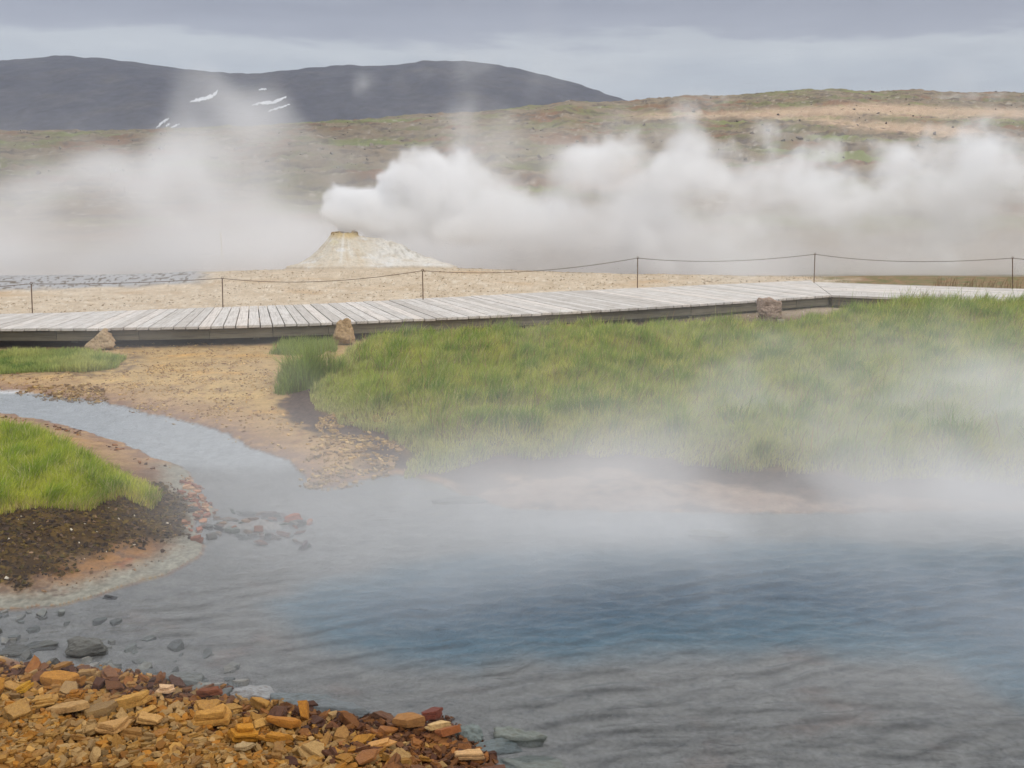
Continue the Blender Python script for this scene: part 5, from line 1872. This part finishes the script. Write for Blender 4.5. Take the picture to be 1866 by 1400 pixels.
    T = np.array([[.0, .0, .1, .1, .2, .3, .2, .2, .2], [.0, .05, .2, .1, .3, .7, .6, .6, .6], [.0, .12, .2, .15, .6, 1.2, 1.2, 1.1, 1.1],
                  [.0, .12, .25, .4, 1.0, 1.4, 1.4, 1.4, 1.4], [.02, .2, .45, 1.0, 1.7, 1.9, 1.8, 1.8, 1.8], [.05, .25, .55, 1.15, 1.8, 1.9, 1.8, 1.7, 1.7],
                  [.05, .28, .65, .95, 1.35, 1.45, 1.4, 1.3, 1.3], [.10, .34, .65, .85, 1.1, 1.15, 1.1, 1.0, 1.0], [.08, .25, .42, .5, .55, .6, .55, .55, .7],
                  [.05, .16, .25, .28, .28, .28, .3, .4, .5], [.02, .10, .14, .15, .14, .15, .2, .35, .4], [.0, .06, .08, .08, .1, .12, .2, .3, .4],
                  [.06, .05, .05, .03, .05, .1, .2, .2, .2], [.05, .03, .03, .03, .03, .05, .1, .1, .1]])
    PX, PY = to_px(xs[:, :, 0] + 0 * ys[:, :, 0], ys[:, :, 0] + 0 * xs[:, :, 0], 0.0)
    a = np.clip(np.interp(PX, GX, np.arange(len(GX))), 0, len(GX) - 1.001); b = np.clip(np.interp(PY, GY, np.arange(len(GY))), 0, len(GY) - 1.001)
    a0 = a.astype(int); b0 = b.astype(int); fa = a - a0; fb = b - b0
    TT = (T[b0, a0] * (1 - fa) + T[b0, a0 + 1] * fa) * (1 - fb) + (T[b0 + 1, a0] * (1 - fa) + T[b0 + 1, a0 + 1] * fa) * fb
    hs = 0.24
    rho = TT * H / (hs * np.sqrt(ys[:, :, 0] ** 2 + H * H)) * 1.30
    layer = np.exp(-zz / hs) * rho[:, :, None] * np.clip(1.1 + 0.62 * warp3(nf, W, (6, 4, 5)), 0.25, 2.6)
    D = D + layer
    D[D < 0.003] = 0
    D = fade_edges(D, 6, False)
    steam_volume('pool_steam', lo, hi, D, sm, 'soft steam lying on the blue pool and drifting over the meadow')
    # ---- small fumarole on the moor
    c = at_depth(1680, 186, 205.0)
    lo, hi = (c[0] - 3, 202.0, c[2] - 2.5), (c[0] + 30, 209.0, c[2] + 8)
    n, G = grid_box(lo, hi, 0.5)
    rn = np.random.RandomState(4)
    E = puffs(G, [(1680, 186, 205, 4, 1, 1, 1), (1695, 183, 205, 5, .9, 1.5, 1.8), (1715, 180, 205, 8, .7, 2, 1.8), (1740, 178, 205, 10, .6, 2, 1.5), (1775, 176, 205, 13, .5, 2, 1.5), (1815, 175, 205, 14, .35, 2, 1.5)])
    nf = fbm3(n, [hi[i] - lo[i] for i in range(3)], 5, 3, rn)
    D = fade_edges(sst(0.1, 0.9, E - 0.12 * nf) * 0.5, 2)
    steam_volume('fumarole_steam', lo, hi, D, sm, 'small wisp of steam far off on the moor slope at the right')


# ------------------------------------------------------------------ world, light, haze, camera
def make_world():
    w = bpy.data.worlds.new('World')
    SC.world = w
    w.use_nodes = True
    nt = w.node_tree
    nt.nodes.clear()
    out = nt.nodes.new('ShaderNodeOutputWorld')
    bg = nt.nodes.new('ShaderNodeBackground')
    nt.links.new(bg.outputs[0], out.inputs[0])
    sky = nt.nodes.new('ShaderNodeTexSky')
    sky.sky_type = 'NISHITA'
    sky.sun_disc = False
    sky.sun_elevation = SUN_EL
    sky.sun_rotation = SUN_AZ
    sk = nt.nodes.new('ShaderNodeVectorMath'); sk.operation = 'SCALE'; sk.inputs['Scale'].default_value = 0.10
    nt.links.new(sky.outputs[0], sk.inputs[0])
    tc = nt.nodes.new('ShaderNodeTexCoord')
    sx = nt.nodes.new('ShaderNodeSeparateXYZ')
    nt.links.new(tc.outputs['Generated'], sx.inputs[0])
    mp = nt.nodes.new('ShaderNodeMapping')
    mp.inputs['Scale'].default_value = (1.0, 1.0, 5.0)
    nt.links.new(tc.outputs['Generated'], mp.inputs['Vector'])
    n1 = noise(nt, mp.outputs[0], 3.2, 7, 0.55, 0.25)
    n2 = noise(nt, mp.outputs[0], 9.0, 6, 0.6, 0.2)
    # height of the cloud edge wobbles with the noise and drops to the right
    def math_(op, a, b):
        m = nt.nodes.new('ShaderNodeMath'); m.operation = op
        for i, q in enumerate((a, b)):
            if isinstance(q, (int, float)): m.inputs[i].default_value = q
            else: nt.links.new(q, m.inputs[i])
        return m.outputs[0]
    e = math_('ADD', sx.outputs[2], math_('MULTIPLY', math_('SUBTRACT', n1.outputs['Fac'], 0.5), 0.075))
    e = math_('ADD', e, math_('MULTIPLY', math_('SUBTRACT', n2.outputs['Fac'], 0.5), 0.034))
    r = ramp(nt, e, [(0.0, lin(172, 181, 193)), (0.095, lin(184, 191, 201)), (0.127, lin(194, 199, 206)), (0.139, lin(156, 160, 176)),
                     (0.165, lin(142, 146, 163)), (0.21, lin(168, 172, 184)), (0.35, lin(226, 228, 232)), (1.0, lin(250, 250, 250))])
    r.color_ramp.interpolation = 'EASE'
    r3 = ramp(nt, n2.outputs['Fac'], [(0.3, (0.90, 0.90, 0.92)), (0.7, (1.09, 1.09, 1.08))])
    c = mulcol(nt, r.outputs[0], r3.outputs[0], 1.0)
    up = ramp(nt, sx.outputs[2], [(0.15, 1.0), (0.5, 1.35)])
    c = mulcol(nt, c.outputs[2], up.outputs[0], 1.0)
    rx = ramp(nt, sx.outputs[0], [(0.0, 1.0), (0.35, 0.965)])
    c = mulcol(nt, c.outputs[2], rx.outputs[0], 1.0)
    mx = nt.nodes.new('ShaderNodeMix'); mx.data_type = 'RGBA'
    mx.inputs[0].default_value = 0.92
    nt.links.new(sk.outputs[0], mx.inputs[6])
    nt.links.new(c.outputs[2], mx.inputs[7])
    nt.links.new(mx.outputs[2], bg.inputs['Color'])
    bg.inputs['Strength'].default_value = 1.0


SUN_EL = math.radians(48)
SUN_AZ = math.radians(125)      # clockwise from +Y: behind the camera to the right


def make_light():
    l = bpy.data.lights.new('sun', 'SUN')
    l.energy = 1.2
    l.angle = math.radians(14)
    l.color = (1.0, 0.965, 0.92)
    o = bpy.data.objects.new('sun', l)
    COL.objects.link(o)
    d = Vector((math.sin(SUN_AZ) * math.cos(SUN_EL), math.cos(SUN_AZ) * math.cos(SUN_EL), math.sin(SUN_EL)))
    o.rotation_euler = d.to_track_quat('Z', 'Y').to_euler()
    o.location = d * 50


def make_haze():
    me = bpy.data.meshes.new('haze')
    bm = bmesh.new()
    bmesh.ops.create_cube(bm, size=1.0)
    for v in bm.verts:
        v.co = ((v.co.x) * 9000, 1500 + v.co.y * 5200, 250 + v.co.z * 720)
    bm.to_mesh(me); bm.free()
    m, nt, out = newmat('air')
    v = N(nt, 'ShaderNodeVolumePrincipled')
    v.inputs['Color'].default_value = (0.86, 0.92, 1.0, 1)
    v.inputs['Density'].default_value = 1.1e-4
    nt.links.new(v.outputs[0], out.inputs['Volume'])
    o = obj('haze', me, m)
    tag(o, 'pale blue air between the moor and the far hills', 'haze', kind='stuff')


def make_camera():
    cam = bpy.data.cameras.new('camera')
    cam.sensor_width = 36
    cam.lens = 36 * FP / 1866
    cam.clip_end = 20000
    cam.clip_start = 0.05
    o = bpy.data.objects.new('camera', cam)
    COL.objects.link(o)
    o.location = (0, 0, H)
    o.rotation_euler = (math.pi / 2 - PITCH, 0, 0)
    SC.camera = o


def main():
    global HILLS_DATA
    make_camera(); make_world(); make_light()
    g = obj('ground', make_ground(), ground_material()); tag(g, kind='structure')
    me, HILLS_DATA = make_hills()
    h = obj('hills', me, hills_material()); tag(h, kind='structure')
    make_snow()
    w = obj('water', make_water(), water_material()); tag(w, kind='structure')
    make_grass()
    make_stones()
    make_boardwalk()
    make_fence()
    vent = make_cone()
    make_steam(vent)
    make_haze()
    SC.view_settings.view_transform = 'Standard'
    SC.view_settings.look = 'None'
    SC.view_settings.gamma = 1
    SC.view_settings.exposure = 0
    SC.render.engine = 'CYCLES'
    c = SC.cycles
    c.use_denoising = True
    c.use_adaptive_sampling = True
    c.adaptive_threshold = 0.015
    c.max_bounces = 10
    c.diffuse_bounces = 2
    c.glossy_bounces = 2
    c.transmission_bounces = 2
    c.transparent_max_bounces = 8
    c.volume_bounces = 8
    c.volume_step_rate = 2.5
    c.volume_max_steps = 256
    c.sample_clamp_indirect = 4


main()
